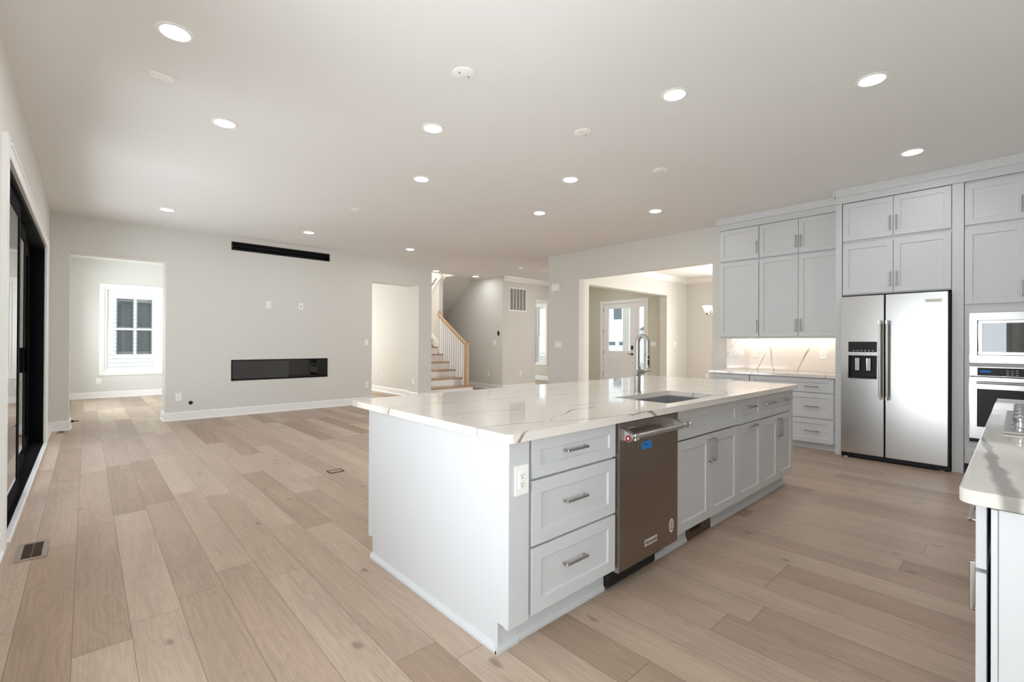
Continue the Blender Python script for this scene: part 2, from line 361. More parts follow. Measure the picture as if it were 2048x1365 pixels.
def lone(name, mb, m, label, cat, group=None, **k): return tag(obj(name, mb, m, **k), label, cat, group)
def struct(name, mb, m, parent=None, **k):
    o = obj(name, mb, m, parent, **k)
    if not parent: o['kind'] = 'structure'
    return o
def copy_tree(src, loc, label, group=None):
    def cp(o, par):
        c = o.copy(); C.objects.link(c)
        if par: c.parent = par
        for ch in o.children: cp(ch, c)
        return c
    r = cp(src, None); r.location = loc; r['label'] = label
    if group: r['group'] = group
    return r
def text(name, s, F, u, v, n, size, m, parent, thick=.0004):
    cu = bpy.data.curves.new(name, 'FONT'); cu.body = s; cu.size = size; cu.align_x = 'CENTER'; cu.align_y = 'CENTER'; cu.extrude = thick
    t = bpy.data.objects.new(name, cu); C.objects.link(t); bpy.context.view_layer.update()
    me = bpy.data.meshes.new_from_object(t.evaluated_get(bpy.context.evaluated_depsgraph_get()))
    bpy.data.objects.remove(t); off = WL[parent.name] if parent else Vector((0, 0, 0))
    for vv in me.vertices: vv.co = F.p(u+vv.co.x, v+vv.co.y, n+vv.co.z)-off
    me.materials.clear(); me.materials.append(M[m])
    o = bpy.data.objects.new(name, me); C.objects.link(o)
    if parent: o.parent = parent
    WL[o.name] = off
    return o

# ------------------------------------------------------------------ walls with openings
def wall_mb(axis, c0, c1, u0, u1, z0, z1, holes=()):
    """axis 0: wall in plane x=c, u is y; axis 1: plane y=c, u is x"""
    us = sorted({u0, u1, *[min(max(h[k], u0), u1) for h in holes for k in (0, 1)]}); zs = sorted({z0, z1, *[min(max(h[k], z0), z1) for h in holes for k in (2, 3)]})
    def solid(i, j):
        if i < 0 or j < 0 or i >= len(us)-1 or j >= len(zs)-1: return False
        uc, zc = (us[i]+us[i+1])/2, (zs[j]+zs[j+1])/2
        return not any(h[0] < uc < h[1] and h[2] < zc < h[3] for h in holes)
    P = lambda u, z, c: (c, u, z) if axis == 0 else (u, c, z)
    mb = MB()
    for i in range(len(us)-1):
        for j in range(len(zs)-1):
            if not solid(i, j): continue
            a, b, c, d = us[i], us[i+1], zs[j], zs[j+1]
            mb.quad([P(a, c, c0), P(b, c, c0), P(b, d, c0), P(a, d, c0)]); mb.quad([P(a, c, c1), P(a, d, c1), P(b, d, c1), P(b, c, c1)])
            if not solid(i-1, j): mb.quad([P(a, c, c0), P(a, d, c0), P(a, d, c1), P(a, c, c1)])
            if not solid(i+1, j): mb.quad([P(b, c, c0), P(b, c, c1), P(b, d, c1), P(b, d, c0)])
            if not solid(i, j-1): mb.quad([P(a, c, c0), P(a, c, c1), P(b, c, c1), P(b, c, c0)])
            if not solid(i, j+1): mb.quad([P(a, d, c0), P(b, d, c0), P(b, d, c1), P(a, d, c1)])
    return mb
CE = 3.06
XL, YF, XR = -.38, 9.09, 7.06
FB = 9.53
# floor and ceiling
struct('floor', MB().box(-.6, 12.6, -2.7, 14.2, -.06, 0), 'floor')
mb = MB()
for x0, x1, y0, y1 in ((-.6, 5.8, -2.7, 14.2), (5.8, 7.21, -2.7, 10.15), (5.8, 7.21, 13.4, 14.2), (7.21, 12.6, -2.7, 14.2)):
    mb.box(x0, x1, y0, y1, CE, CE+.12)
struct('ceiling', mb, 'ceil', fix=True)
# main walls
SL = (4.29, 8.08, 0, 2.43)     # sliding door opening
struct('wall_left', wall_mb(0, XL-.2, XL, -2.7, 14.2, 0, CE, [SL, (.1, 1.85, .03, 2.45), (10.5, 12.9, .6, 2.4)]), 'wall')
struct('wall_fireplace', wall_mb(1, YF, FB, XL, 5.82, 0, CE, [(-.18, .92, 0, 2.552), (4.373, 5.482, 0, 2.552), (1.815, 3.49, 2.837, 2.985), (1.823, 3.46, .595, .955)]), 'wall')
struct('wall_right', wall_mb(0, XR, 7.22, -.76, 6.6, 0, CE, [(3.175, 5.79, 0, 2.525)]), 'wall')
struct('wall_kitchen', wall_mb(1, -.76, -.62, 1.3, XR, 0, CE), 'wall')
struct('wall_nook', wall_mb(0, 1.3, 1.44, -2.5, -.76, 0, CE), 'wall')
struct('wall_rear', wall_mb(1, -2.7, -2.5, XL, 1.44, 0, CE, [(-.25, .95, .55, 2.45)]), 'wall')
struct('wall_partition', wall_mb(0, 2.4, 2.52, FB, 14, 0, CE), 'wall')
struct('wall_back', wall_mb(1, 13.75, 13.95, XL, 8.2, 0, CE, [(.29, 1.26, .58, 2.46), (3.1, 5.0, .7, 2.4)]), 'wall')
struct('wall_hall', wall_mb(0, 5.58, 5.82, FB, 13.75, 0, 5.6), 'wall')
struct('wall_dining_far', wall_mb(1, 6.3, 6.5, 7.22, 12.4, 0, CE, [(8.02, 11.31, 0, 2.545)]), 'wall')
struct('wall_dining_front', wall_mb(0, 12.4, 12.6, 2.2, 6.5, 0, CE, [(2.9, 4.85, .5, 2.5)]), 'wall')
struct('wall_dining_near', wall_mb(1, 2.0, 2.2, 7.22, 12.6, 0, CE), 'wall')
struct('wall_front', wall_mb(0, 11.58, 11.78, 6.5, 14, 0, CE, [(7.09, 8.6, 0, 2.5), (10.95, 11.42, .58, 2.54)]), 'olive')
struct('wall_vent', wall_mb(1, 9.33, 9.47, 8.2, 11.58, 0, CE, [(9.446, 10.7, 0, 2.55)]), 'wall')
struct('wall_thermostat', wall_mb(0, 8.2, 8.34, 9.47, 14, 0, CE), 'wall')
struct('wall_study', wall_mb(1, 13.8, 14, 8.34, 11.78, 0, CE, [(9.0, 11.0, .7, 2.4)]), 'olive')
# stair enclosure
struct('wall_stair', wall_mb(0, 7.09, 7.21, 10.7, 13.75, 0, 5.6), 'wall')
struct('wall_stair_upper', wall_mb(0, 7.21, 7.3, 10.15, 13.75, CE+.12, 5.6), 'wall')
struct('wall_stair_head', wall_mb(1, 10.03, 10.15, 5.82, 7.21, CE+.12, 5.6), 'wall')
struct('wall_stair_top', MB().box(5.82, 7.3, 10.15, 13.75, 5.6, 5.7), 'ceil')
struct('wall_stair_soffit', MB().prism([(10.56, CE), (13.75, .82), (13.75, 1.1), (10.95, CE)], 0, 7.21, 8.2), 'wall')
struct('trim_1', MB().prism([(10.62, CE+.06), (11.9, 2.15), (11.9, 2.05), (10.62, CE-.04)], 0, 7.075, 7.09), 'trim')
struct('trim_2', MB().prism([(10.7, 1.28), (12.4, 2.47), (12.4, 2.2), (10.7, 1.0)], 0, 7.07, 7.09), 'trim')
# crown mouldings
def crown_y(name, y, x0, x1, m='trim'): struct(name, MB().prism([(y, CE-.12), (y-.02, CE-.12), (y-.035, CE-.09), (y-.09, CE-.03), (y-.1, CE), (y, CE)], 0, x0, x1), m)
def crown_x(name, x, y0, y1, m='trim'): struct(name, MB().prism([(x, CE-.12), (x-.02, CE-.12), (x-.035, CE-.09), (x-.09, CE-.03), (x-.1, CE), (x, CE)], 1, y0, y1), m)
crown_y('trim_3', 9.33, 8.24, 11.58); crown_y('trim_4', 6.3, 7.22, 12.4); crown_x('trim_5', 12.4, 2.2, 6.3)
# baseboards
def base(name, *runs):
    mb = MB()
    for ax, c, sgn, a, b in runs:
        prof = [(c, 0), (c+sgn*.026, 0), (c+sgn*.026, .012), (c+sgn*.016, .024), (c+sgn*.015, .125), (c+sgn*.009, .135), (c, .135)]
        mb.prism(prof, 0 if ax == 1 else 1, a, b)
    struct(name, mb, 'trim')
base('baseboard_fireplace', (1, YF, -1, .92-.015, 4.373), (1, YF, -1, 5.482, 5.84), (0, .92, -1, YF-.015, FB), (0, -.18, 1, YF-.015, FB), (1, YF, -1, XL, -.165), (0, 4.373, 1, YF, FB), (0, 5.482, -1, YF-.01, FB))
base('baseboard_left', (0, XL, 1, -2.5, .012), (0, XL, 1, 1.938, 4.085), (0, XL, 1, 8.18, YF))
base('baseboard_morning', (1, 13.75, -1, XL, 2.4), (0, XL, 1, FB, 13.75), (0, 2.4, -1, FB, 13.75))
base('baseboard_hall', (0, 5.58, -1, FB, 13.75), (1, 13.75, -1, 2.52, 5.58))
base('baseboard_right', (0, XR, -1, 2.97, 3.175), (0, XR, -1, 5.79, 6.6), (1, 6.6, 1, XR, 7.22))
base('baseboard_dining', (1, 6.3, -1, 7.22, 8.02), (1, 6.3, -1, 11.31, 12.4), (0, 12.4, -1, 2.2, 6.3))
base('baseboard_foyer', (1, 9.33, -1, 8.2, 9.446), (1, 9.33, -1, 10.7, 11.58), (0, 8.2, -1, 9.33, 13.75), (0, 11.58, -1, 9.47, 13.8), (0, 11.58, -1, 8.68, 9.33), (0, 11.58, -1, 6.5, 7.0))

# ------------------------------------------------------------------ sliding door (left wall)
d = thing('door_1', None, None, (XL, 6.2, 0)); d['kind'] = 'structure'
x0, x1 = XL-.195, XL-.005
mb = MB(); a, b, t = SL[0], SL[1], .05
mb.box(x0, x1, a, a+t, 0, SL[3]); mb.box(x0, x1, b-t, b, 0, SL[3]); mb.box(x0, x1, a+t, b-t, SL[3]-t, SL[3]); mb.box(x0, x1, a+t, b-t, 0, .035)
obj('frame', mb, 'blackframe', d, bevel=.003)
for k, (ya, yb, xp) in enumerate(((a+t, 5.55, XL-.025), (5.45, 6.75, XL-.075), (6.65, b-t, XL-.125))):
    mb = MB(); w_ = .12
    mb.box(xp-.045, xp, ya, ya+.085, .036, SL[3]-t); mb.box(xp-.045, xp, yb-w_, yb, .036, SL[3]-t); mb.box(xp-.045, xp, ya+.085, yb-w_, .036, .036+w_); mb.box(xp-.045, xp, ya+.085, yb-w_, SL[3]-t-w_, SL[3]-t)
    pn = obj('sliding_panel', mb, 'blackframe', d, bevel=.002)
    obj('glass_pane', MB().box(xp-.012, xp-.004, ya+.08, yb-w_+.005, .036+w_-.005, SL[3]-t-w_+.005), 'glass', pn)
    if k == 1: obj('pull_handle', MB().box(xp, xp+.03, yb-.06, yb-.035, .95, 1.2), 'blackframe', pn, bevel=.004)
w_ = .09
struct('trim_6', MB().prism([(XL, 4.09), (XL+.026, 4.09), (XL+.026, 4.20), (XL+.018, 4.205), (XL+.018, SL[0]), (XL, SL[0])], 2, 0, SL[3]+w_), 'trim')
struct('trim_8', MB().prism([(XL, SL[1]), (XL+.018, SL[1]), (XL+.02, SL[1]+.072), (XL+.03, SL[1]+.076), (XL+.03, SL[1]+w_), (XL, SL[1]+w_)], 2, 0, SL[3]+w_), 'trim')
struct('trim_9', MB().prism([(XL, SL[3]), (XL+.018, SL[3]), (XL+.02, SL[3]+.072), (XL+.03, SL[3]+.076), (XL+.03, SL[3]+w_), (XL, SL[3]+w_)], 1, SL[0], SL[1]), 'trim')
struct('trim_7', MB().box(XL, XL+.035, SL[0], SL[1], 0, .03), 'trim', bevel=.004)

# ------------------------------------------------------------------ windows
def window(name, axis, c, side, u0, u1, z0, z1, depth, casing=.085, rail=None, frame=.04, cas=True):
    """double hung window in a wall hole; side = direction of the room"""
    F = Fr((c, 0, 0) if axis == 0 else (0, c, 0), {(0, 1): '+X', (0, -1): '-X', (1, 1): '+Y', (1, -1): '-Y'}[(axis, side)])
    s = 1 if (F.U.x+F.U.y) > 0 else -1
    ua, ub = sorted((u0*s, u1*s))
    t = thing(name, None, None, tuple(F.p((ua+ub)/2, z0, 0))); t['kind'] = 'structure'
    def ring(mb, a, b, c_, d_, w_, n0, n1):
        mb.fbox(F, a, a+w_, c_, d_, n0, n1); mb.fbox(F, b-w_, b, c_, d_, n0, n1); mb.fbox(F, a+w_, b-w_, c_, c_+w_, n0, n1); mb.fbox(F, a+w_, b-w_, d_-w_, d_, n0, n1); return mb
    if cas:
        mb = ring(MB(), ua-casing, ub+casing, z0-casing, z1+casing, casing, 0, .018); obj('casing', mb, 'trim', t, bevel=.003)
    obj('frame', ring(MB(), ua, ub, z0, z1, frame, -depth, -.01), 'trim', t, bevel=.002)
    rz = rail if rail else (z0+z1)/2
    for k, (za, zb, n) in enumerate(((z0+frame, rz+.02, -depth+.05), (rz-.02, z1-frame, -depth+.01))):
        s_ = obj('sash', ring(MB(), ua+frame, ub-frame, za, zb, .038, n, n+.035), 'trim', t, bevel=.002)
        obj('glass_pane', MB().fbox(F, ua+frame+.035, ub-frame-.035, za+.035, zb-.035, n+.014, n+.02), 'glass', s_)
    return t
window('window_1', 1, 13.75, -1, .29, 1.26, .58, 2.46, .14, rail=1.54)
window('window_2', 0, 11.58, -1, 10.95, 11.42, .58, 2.54, .14, rail=1.535)
window('window_3', 0, XL, 1, .1, 1.85, .03, 2.45, .14, rail=1.0)
window('window_4', 1, -2.5, 1, -.25, .95, .55, 2.45, .14)
window('window_5_added', 0, XL, 1, 10.5, 12.9, .6, 2.4, .14)  # unseen window put in to light the far left room
window('window_6', 0, 12.4, -1, 2.9, 4.85, .5, 2.5, .14)
window('window_7_added', 1, 13.75, -1, 3.1, 5.0, .7, 2.4, .14)  # unseen window put in to light the hallway

window('window_8_added', 1, 13.8, -1, 9.0, 11.0, .7, 2.4, .14)  # unseen window added to bring light into the study
# ------------------------------------------------------------------ front door
F = Fr((11.58, 0, 0), '-X')       # u = -y
d = thing('door_2', None, None, (11.58, 8.0, 0)); d['kind'] = 'structure'
mb = MB()
for ua, ub, za, zb in ((-8.65, -8.55, 0, 2.55), (-7.115, -7.015, 0, 2.55), (-8.55, -7.115, 2.455, 2.55)): mb.fbox(F, ua, ub, za, zb, 0, .02)
obj('casing', mb, 'trim', d, bevel=.003)
mb = MB()
for ua, ub, za, zb in ((-8.6, -8.545, 0, 2.5), (-7.46, -7.40, 0, 2.5), (-7.14, -7.09, 0, 2.5), (-8.545, -7.46, 2.45, 2.5), (-7.40, -7.14, 2.44, 2.5)): mb.fbox(F, ua, ub, za, zb, -.16, -.005)
obj('door_frame', mb, 'trim', d, bevel=.002)
mb = MB(); n0, n1 = -.06, -.012
for ua, ub, za, zb in ((-8.535, -8.376, .01, 2.44), (-7.608, -7.468, .01, 2.44), (-8.376, -7.608, 2.305, 2.44), (-8.376, -7.608, .82, 1.046), (-8.376, -7.608, .01, .2)): mb.fbox(F, ua, ub, za, zb, n0, n1)
mb.fbox(F, -8.376, -7.608, .2, .82, n0+.008, n1-.012)
sl = obj('door_slab', mb, 'trim', d, bevel=.003)
obj('glass_pane', MB().fbox(F, -8.38, -7.604, 1.042, 2.309, -.04, -.032), 'glass', sl)
mb = MB(); mb.lathe(F.p(-7.535, 1.147, -.012), F.N, [(.034, 0), (.034, .02), (.028, .026)], 20)
for v in mb.v: v.z = 1.147+(v.z-1.147)*1.9
obj('keypad_lock', mb, 'blackmatte', sl, smooth=True)
mb = MB(); mb.fbox(F, -7.565, -7.505, .93, .99, -.012, -.002); mb.cyl(F.p(-7.535, .96, -.002), F.p(-7.535, .96, .04), .01); mb.cyl(F.p(-7.535, .96, .035), F.p(-7.655, .962, .035), .008)
obj('lever_handle', mb, 'blackmatte', sl, bevel=.002)
obj('peephole', MB().cyl(F.p(-7.52, .70, -.012), F.p(-7.52, .70, -.004), .012), 'blackmatte', sl)
for z in (2.27, 1.64, 1.0, .36): obj('hinge', MB().fbox(F, -8.547, -8.532, z-.05, z+.05, -.012, .0), 'nickel', d)
mb = MB()
for ua, ub, za, zb in ((-7.40, -7.33, .01, 2.44), (-7.16, -7.14, .01, 2.44), (-7.33, -7.16, 2.315, 2.44), (-7.33, -7.16, .01, .2)): mb.fbox(F, ua, ub, za, zb, n0, n1)
sd = obj('sidelight', mb, 'trim', d, bevel=.002); obj('glass_pane', MB().fbox(F, -7.334, -7.156, .196, 2.32, -.04, -.032), 'glass', sd)

# ------------------------------------------------------------------ cabinets
def shaker(F, u0, u1, v0, v1, n0, rail=.057, th=.02, rec=.009):
    mb = MB(); r = min(rail, (v1-v0)*.30, (u1-u0)*.30); n1 = n0+th; P = F.p
    o = [(u0, v0), (u1, v0), (u1, v1), (u0, v1)]; i = [(u0+r, v0+r), (u1-r, v0+r), (u1-r, v1-r), (u0+r, v1-r)]; e = .003
    j = [(u0+r+e, v0+r+e), (u1-r-e, v0+r+e), (u1-r-e, v1-r-e), (u0+r+e, v1-r-e)]
    pts = [P(*q, n0) for q in o]+[P(*q, n1) for q in o]+[P(*q, n1) for q in i]+[P(*q, n1-rec) for q in j]
    fs = [(3, 2, 1, 0)]+[(k, (k+1) % 4, 4+(k+1) % 4, 4+k) for k in range(4)]+[(4+k, 4+(k+1) % 4, 8+(k+1) % 4, 8+k) for k in range(4)]+[(8+k, 8+(k+1) % 4, 12+(k+1) % 4, 12+k) for k in range(4)]+[(12, 13, 14, 15)]
    mb.faces(pts, fs); return mb
def pull(F, u, v, n, o, L=.15, parent=None):
    mb = MB(); h = L/2; s = .0055; g = .03
    if o == 'h':
        mb.fbox(F, u-h, u+h, v-s, v+s, n+g-2*s, n+g)
        for k in (-1, 1): mb.fbox(F, u+k*(h-s)-s, u+k*(h-s)+s, v-s, v+s, n, n+g-2*s)
    else:
        mb.fbox(F, u-s, u+s, v-h, v+h, n+g-2*s, n+g)
        for k in (-1, 1): mb.fbox(F, u-s, u+s, v+k*(h-s)-s, v+k*(h-s)+s, n, n+g-2*s)
    return obj('handle', mb, 'nickel', parent, bevel=.003)
def cabinet(name, label, F, u0, u1, v0, v1, depth, fronts, group=None, body='cab', cat='cabinet', extra=None, gap=.002):
    t = thing(name, label, cat, tuple(F.p((u0+u1)/2, v0, -depth/2)), group)
    mb = MB().fbox(F, u0+.0005, u1-.0005, v0, v1 if not extra else extra, -depth, 0)
    obj('carcass', mb, body, t, bevel=.001)
    for kind, a, b, c, d_, hs in fronts:
        fr = obj(kind, shaker(F, a, b, c, d_, gap), 'cab', t, bevel=.0015)
        for (hu, hv, ho) in hs: pull(F, hu, hv, gap+.02, ho, .15, fr)
    return t
# island, face at y = 1.38
FI = Fr((0, 1.402, 0), '-Y')
IL, IR = 1.255, 4.70
TB, TT = .12, .872
cabinet('drawer_cabinet', 'pale grey island cabinet with three drawers, left of the dishwasher', FI, 1.365, 1.985, TB, TT, .58, [
    ('drawer', 1.382, 1.977, .702, .868, [(1.655, .795, 'h')]), ('drawer', 1.382, 1.977, .418, .692, [(1.655, .568, 'h')]), ('drawer', 1.382, 1.977, .128, .408, [(1.655, .287, 'h')])])
cabinet('sink_cabinet', 'pale grey island cabinet under the sink, false front above two doors', FI, 2.598, 3.495, TB, TT, .58, [
    ('false_front', 2.602, 3.490, .690, .868, []), ('door', 2.602, 3.043, .128, .680, [(3.012, .575, 'v')]), ('door', 3.047, 3.490, .128, .680, [(3.078, .575, 'v')])], extra=.66)
cabinet('trash_cabinet', 'narrow grey island cabinet, one drawer above a pull-out front', FI, 3.495, 3.945, TB, TT, .58, [
    ('drawer', 3.499, 3.941, .685, .868, [(3.72, .80, 'h')]), ('pull_out_front', 3.499, 3.941, .128, .675, [(3.74, .655, 'h')])])
cabinet('end_cabinet', 'grey island cabinet at the far right end, wide two-handle drawer above two doors', FI, 3.945, IR, TB, TT, .58, [
    ('drawer', 3.949, 4.695, .685, .868, [(4.12, .795, 'h'), (4.52, .795, 'h')]), ('door', 3.949, 4.318, .128, .675, [(4.287, .57, 'v')]), ('door', 4.322, 4.695, .128, .675, [(4.353, .57, 'v')])])
# island shell: left gable, back cladding, plinths and shoe mouldings
mb = MB(); mb.box(IL, 1.364, 1.38, 1.45, TB, TT); mb.prism([(1.45, 0), (2.585, 0), (2.585, TB), (2.63, TB), (2.63, TT), (1.45, TT)], 0, IL, 1.364)
t = thing('island_gable', 'broad pale grey gable closing the left end of the island', 'gable', (1.31, 2.0, 0))
obj('face', mb, 'cab', t, bevel=.0015)
obj('front_lipping', MB().box(IL-.004, IL, 1.38, 1.405, TB, TT), 'cab', t); obj('back_lipping', MB().box(IL-.004, IL, 2.605, 2.63, TB, TT), 'cab', t); obj('corner_bead', MB().box(IL-.004, IL, 1.445, 1.47, .03, TB-.001), 'cab', t)
sp = lambda c, s: [(c, 0), (c+s*.014, 0), (c+s*.014, .012), (c+s*.006, .028), (c, .032)]
obj('shoe_moulding', MB().prism(sp(IL, -1), 1, 1.442, 2.59), 'cab', t); obj('front_shoe', MB().prism(sp(1.45, -1), 0, IL-.014, 1.364), 'cab', t)
lone('island_cladding', MB().prism([(2.585, 0), (2.585, TB), (2.63, TB), (2.63, TT), (2.5, TT), (2.5, 0)], 0, 1.366, IR), 'cab', 'grey cladding along the back of the island under the worktop overhang', 'cladding')
for a, b, a2, b2, lb in ((1.366, 1.985, 1.366, 1.975, 'pale grey plinth with shoe moulding under the three-drawer island cabinet'), (2.575, 2.86, 2.45, 2.855, 'short pale grey plinth between the dishwasher and the brown toe kick vent'), (3.19, IR-.02, 3.195, IR-.01, 'grey plinth right of the brown toe kick vent, under the island')):
    t = thing('plinth', lb, 'plinth', ((a+b)/2, 1.46, 0))
    obj('board', MB().box(a, b, 1.456, 1.47, 0, TB-.001), 'cab', t); obj('shoe_moulding', MB().prism(sp(1.456, -1), 0, a2, b2), 'cab', t)
# toe kick register
t = thing('toe_kick_register', 'brown louvred vent in the island toe kick under the sink doors', 'vent', (3.02, 1.45, 0))
obj('plate', MB().box(2.862, 3.188, 1.442, 1.455, .004, .112), 'bronze', t, bevel=.003)
mb = MB()
for k in range(9): mb.box(2.895+k*.016, 2.903+k*.016, 1.438, 1.4415, .05, .1)
obj('louvres', mb, 'slot', t)
# island worktop with sink cut-out and rounded corners
def slab(x0, x1, y0, y1, z0, z1, r, hole=None, corners=(1, 1, 1, 1)):
    def arc(cx, cy, a0, on, px, py): return [(cx+r*math.cos(math.radians(a0+k*15)), cy+r*math.sin(math.radians(a0+k*15))) for k in range(7)] if on else [(px, py)]
    out = arc(x0+r, y0+r, 180, corners[0], x0, y0)+arc(x1-r, y0+r, 270, corners[1], x1, y0)+arc(x1-r, y1-r, 0, corners[2], x1, y1)+arc(x0+r, y1-r, 90, corners[3], x0, y1)
    mb = MB()
    if not hole: return mb.prism(out, 2, z0, z1)
    bm = bmesh.new(); hx0, hx1, hy0, hy1 = hole; rr = .012
    hp = []
    for cx, cy, a0 in ((hx0+rr, hy0+rr, 180), (hx1-rr, hy0+rr, 270), (hx1-rr, hy1-rr, 0), (hx0+rr, hy1-rr, 90)): hp += [(cx+rr*math.cos(math.radians(a0+k*22.5)), cy+rr*math.sin(math.radians(a0+k*22.5))) for k in range(5)]
    for z in (z0, z1):
        es = []
        for loop in (out, hp):
            vs = [bm.verts.new((*p, z)) for p in loop]; es += [bm.edges.new((vs[k], vs[(k+1) % len(vs)])) for k in range(len(vs))]
        bmesh.ops.triangle_fill(bm, edges=es, use_beauty=True)
    bm.verts.index_update(); bm.verts.ensure_lookup_table(); bm.faces.ensure_lookup_table()
    mb.faces([v.co.copy() for v in bm.verts], [[v.index for v in f.verts] for f in bm.faces]); bm.free()
    for loop in (out, hp):
        n = len(loop)
        for k in range(n): mb.quad([(*loop[k], z0), (*loop[(k+1) % n], z0), (*loop[(k+1) % n], z1), (*loop[k], z1)])
    return mb
SK = (2.585, 3.30, 1.428, 1.822)
lone('island_worktop', slab(1.215, 4.71, 1.338, 2.803, .878, .914, .025, SK), 'quartz', 'white veined quartz worktop covering the kitchen island', 'worktop', bevel=.002)
t = thing('sink', 'undermount stainless steel sink set in the island worktop', 'sink', (2.94, 1.62, .66))
x0, x1, y0, y1 = SK[0]-.008, SK[1]+.008, SK[2]-.004, SK[3]+.008
mb = MB(); zt, zb, th = .8775, .68, .003
mb.box(x0-.003, x0, y0-.003, y1+.003, zb, zt); mb.box(x1, x1+.003, y0-.003, y1+.003, zb, zt); mb.box(x0, x1, y0-.003, y0, zb, zt); mb.box(x0, x1, y1, y1+.003, zb, zt); mb.box(x0-.003, x1+.003, y0-.003, y1+.003, zb-.003, zb)
obj('basin', mb, 'sinksteel', t)
obj('drain', MB().lathe((2.94, 1.70, zb), (0, 0, 1), [(.045, 0), (.045, .003), (.03, .004), (.028, .001)], 24), 'chrome', t, smooth=True)
# faucet
t = thing('faucet', 'brushed steel pull-down faucet behind the island sink', 'faucet', (2.98, 1.893, .914))
fx, fy = 2.98, 1.893
obj('base_flange', MB().lathe((fx, fy, .914), (0, 0, 1), [(.031, 0), (.031, .006), (.027, .008)], 28), 'nickel', t, smooth=True)
mb = MB(); mb.cyl((fx, fy, .922), (fx, fy, 1.105), .0235, 28)
obj('body', mb, 'nickel', t, smooth=True)
R_ = .041
pts = [(fx, fy, 1.105), (fx, fy, 1.20), (fx, fy, 1.26)]+[(fx, fy-R_+R_*math.cos(math.radians(a)), 1.275+.055*math.sin(math.radians(a))) for a in range(0, 181, 15)]+[(fx, fy-2*R_, 1.24), (fx, fy-2*R_, 1.205)]
obj('spout', MB().tube(pts, .0165, 18), 'nickel', t, smooth=True)
sp_ = obj('spray_head', MB().lathe((fx, fy-2*R_, 1.205), (0, 0, -1), [(.0165, 0), (.019, .01), (.019, .09), (.0205, .105), (.018, .107)], 22), 'nickel', t, smooth=True)
mb = MB(); bx, by = fx-.011, fy-2*R_-.0145
mb.box(bx-.005, bx+.005, by-.005, by+.005, 1.168, 1.186); mb.box(bx-.005, bx+.005, by-.005, by+.005, 1.118, 1.158)
obj('spray_buttons', mb, 'blackmatte', sp_, bevel=.002)
mb = MB(); mb.cyl((fx-.036, fy, 1.06), (fx+.03, fy, 1.06), .024, 26); mb.cyl((fx+.03, fy, 1.06), (fx+.075, fy, 1.06), .021, 24)
obj('valve_barrel', mb, 'nickel', t, smooth=True, bevel=.002)
obj('lever', MB().cyl((fx+.07, fy, 1.062), (fx+.175, fy, 1.066), .0075, 12), 'nickel', t, smooth=True)
# dishwasher
t = thing('dishwasher', 'stainless dishwasher built into the island, dark reflection painted in its colour', 'dishwasher', (2.29, 1.7, 0))
obj('tub', MB().box(1.988, 2.568, 1.405, 1.95, .10, .866), 'blackmatte', t)
obj('kick_plate', MB().box(1.988, 2.44, 1.43, 1.45, .015, .10), 'blackmatte', t)
FD = Fr((0, 1.402, 0), '-Y')
dr = obj('door', MB().fbox(FD, 1.998, 2.594, .107, .866, 0, .032), 'darksteel', t, bevel=.003)
obj('door_edge_strip', MB().fbox(FD, 1.992, 1.998, .107, .866, 0, .032), 'steel', t)
mb = MB(); mb.cyl(FD.p(1.99, .805, .098), FD.p(2.59, .805, .098), .0145, 22)
hd = obj('handle', mb, 'steelh', dr, smooth=True)
for u in (2.035, 2.545):
    mb = MB(); uu = u
    pts = [(-.012, .0), (.0, .0), (0, 0)]
    mb.prism([(1.402-.032, .775), (1.402-.032, .84), (1.402-.075, .822), (1.402-.112, .822), (1.402-.112, .788), (1.402-.075, .788)], 0, u-.018, u+.018)
    obj('handle_bracket', mb, 'chrome', dr, bevel=.002)
for u, s in ((1.99, -1), (2.59, 1)): obj('handle_cap', MB().cyl(FD.p(u, .805, .098), FD.p(u+s*.014, .805, .098), .018, 24), 'chrome', dr, smooth=True)
md = obj('medallion', MB().cyl(FD.p(1.976, .805, .098), FD.p(1.973, .805, .098), .015, 24), 'red', dr)
obj('medallion_centre', MB().cyl(FD.p(1.973, .805, .098), FD.p(1.9725, .805, .098), .006, 16), 'sticker', md)
bd = obj('badge', MB().fbox(FD, 2.235, 2.36, .172, .208, .032, .034), 'badge', dr, bevel=.001)
text('lettering', 'KitchenAid', FD, 2.2975, .190, .0345, .024, 'ink', bd)
mb = MB(); mb.lathe(FD.p(2.52, .215, .032), FD.N, [(.026, 0), (.026, .0008)], 28)
for v in mb.v: v.z = .215+(v.z-.215)*1.55
st = obj('care_sticker', mb, 'sticker', dr)
mb = MB()
for k, wd in enumerate((.014, .017, .014, .018)): mb.fbox(FD, 2.52-wd, 2.52+wd, .236-k*.014-.0022, .236-k*.014+.0022, .0329, .0333)
obj('printed_lines', mb, 'ink', st)
obj('model_script', MB().fbox(FD, 2.06, 2.14, .833, .836, .032, .0325), 'badge', dr)
tp = lone('tape_strip', MB().fbox(FD, 2.205, 2.30, .704, .742, .0323, .0328), 'bluetape', 'blue tape scrap with handwriting stuck on the dishwasher door', 'tape')
text('handwriting', 'AN', FD, 2.244, .725, .0329, .022, 'ink', tp)

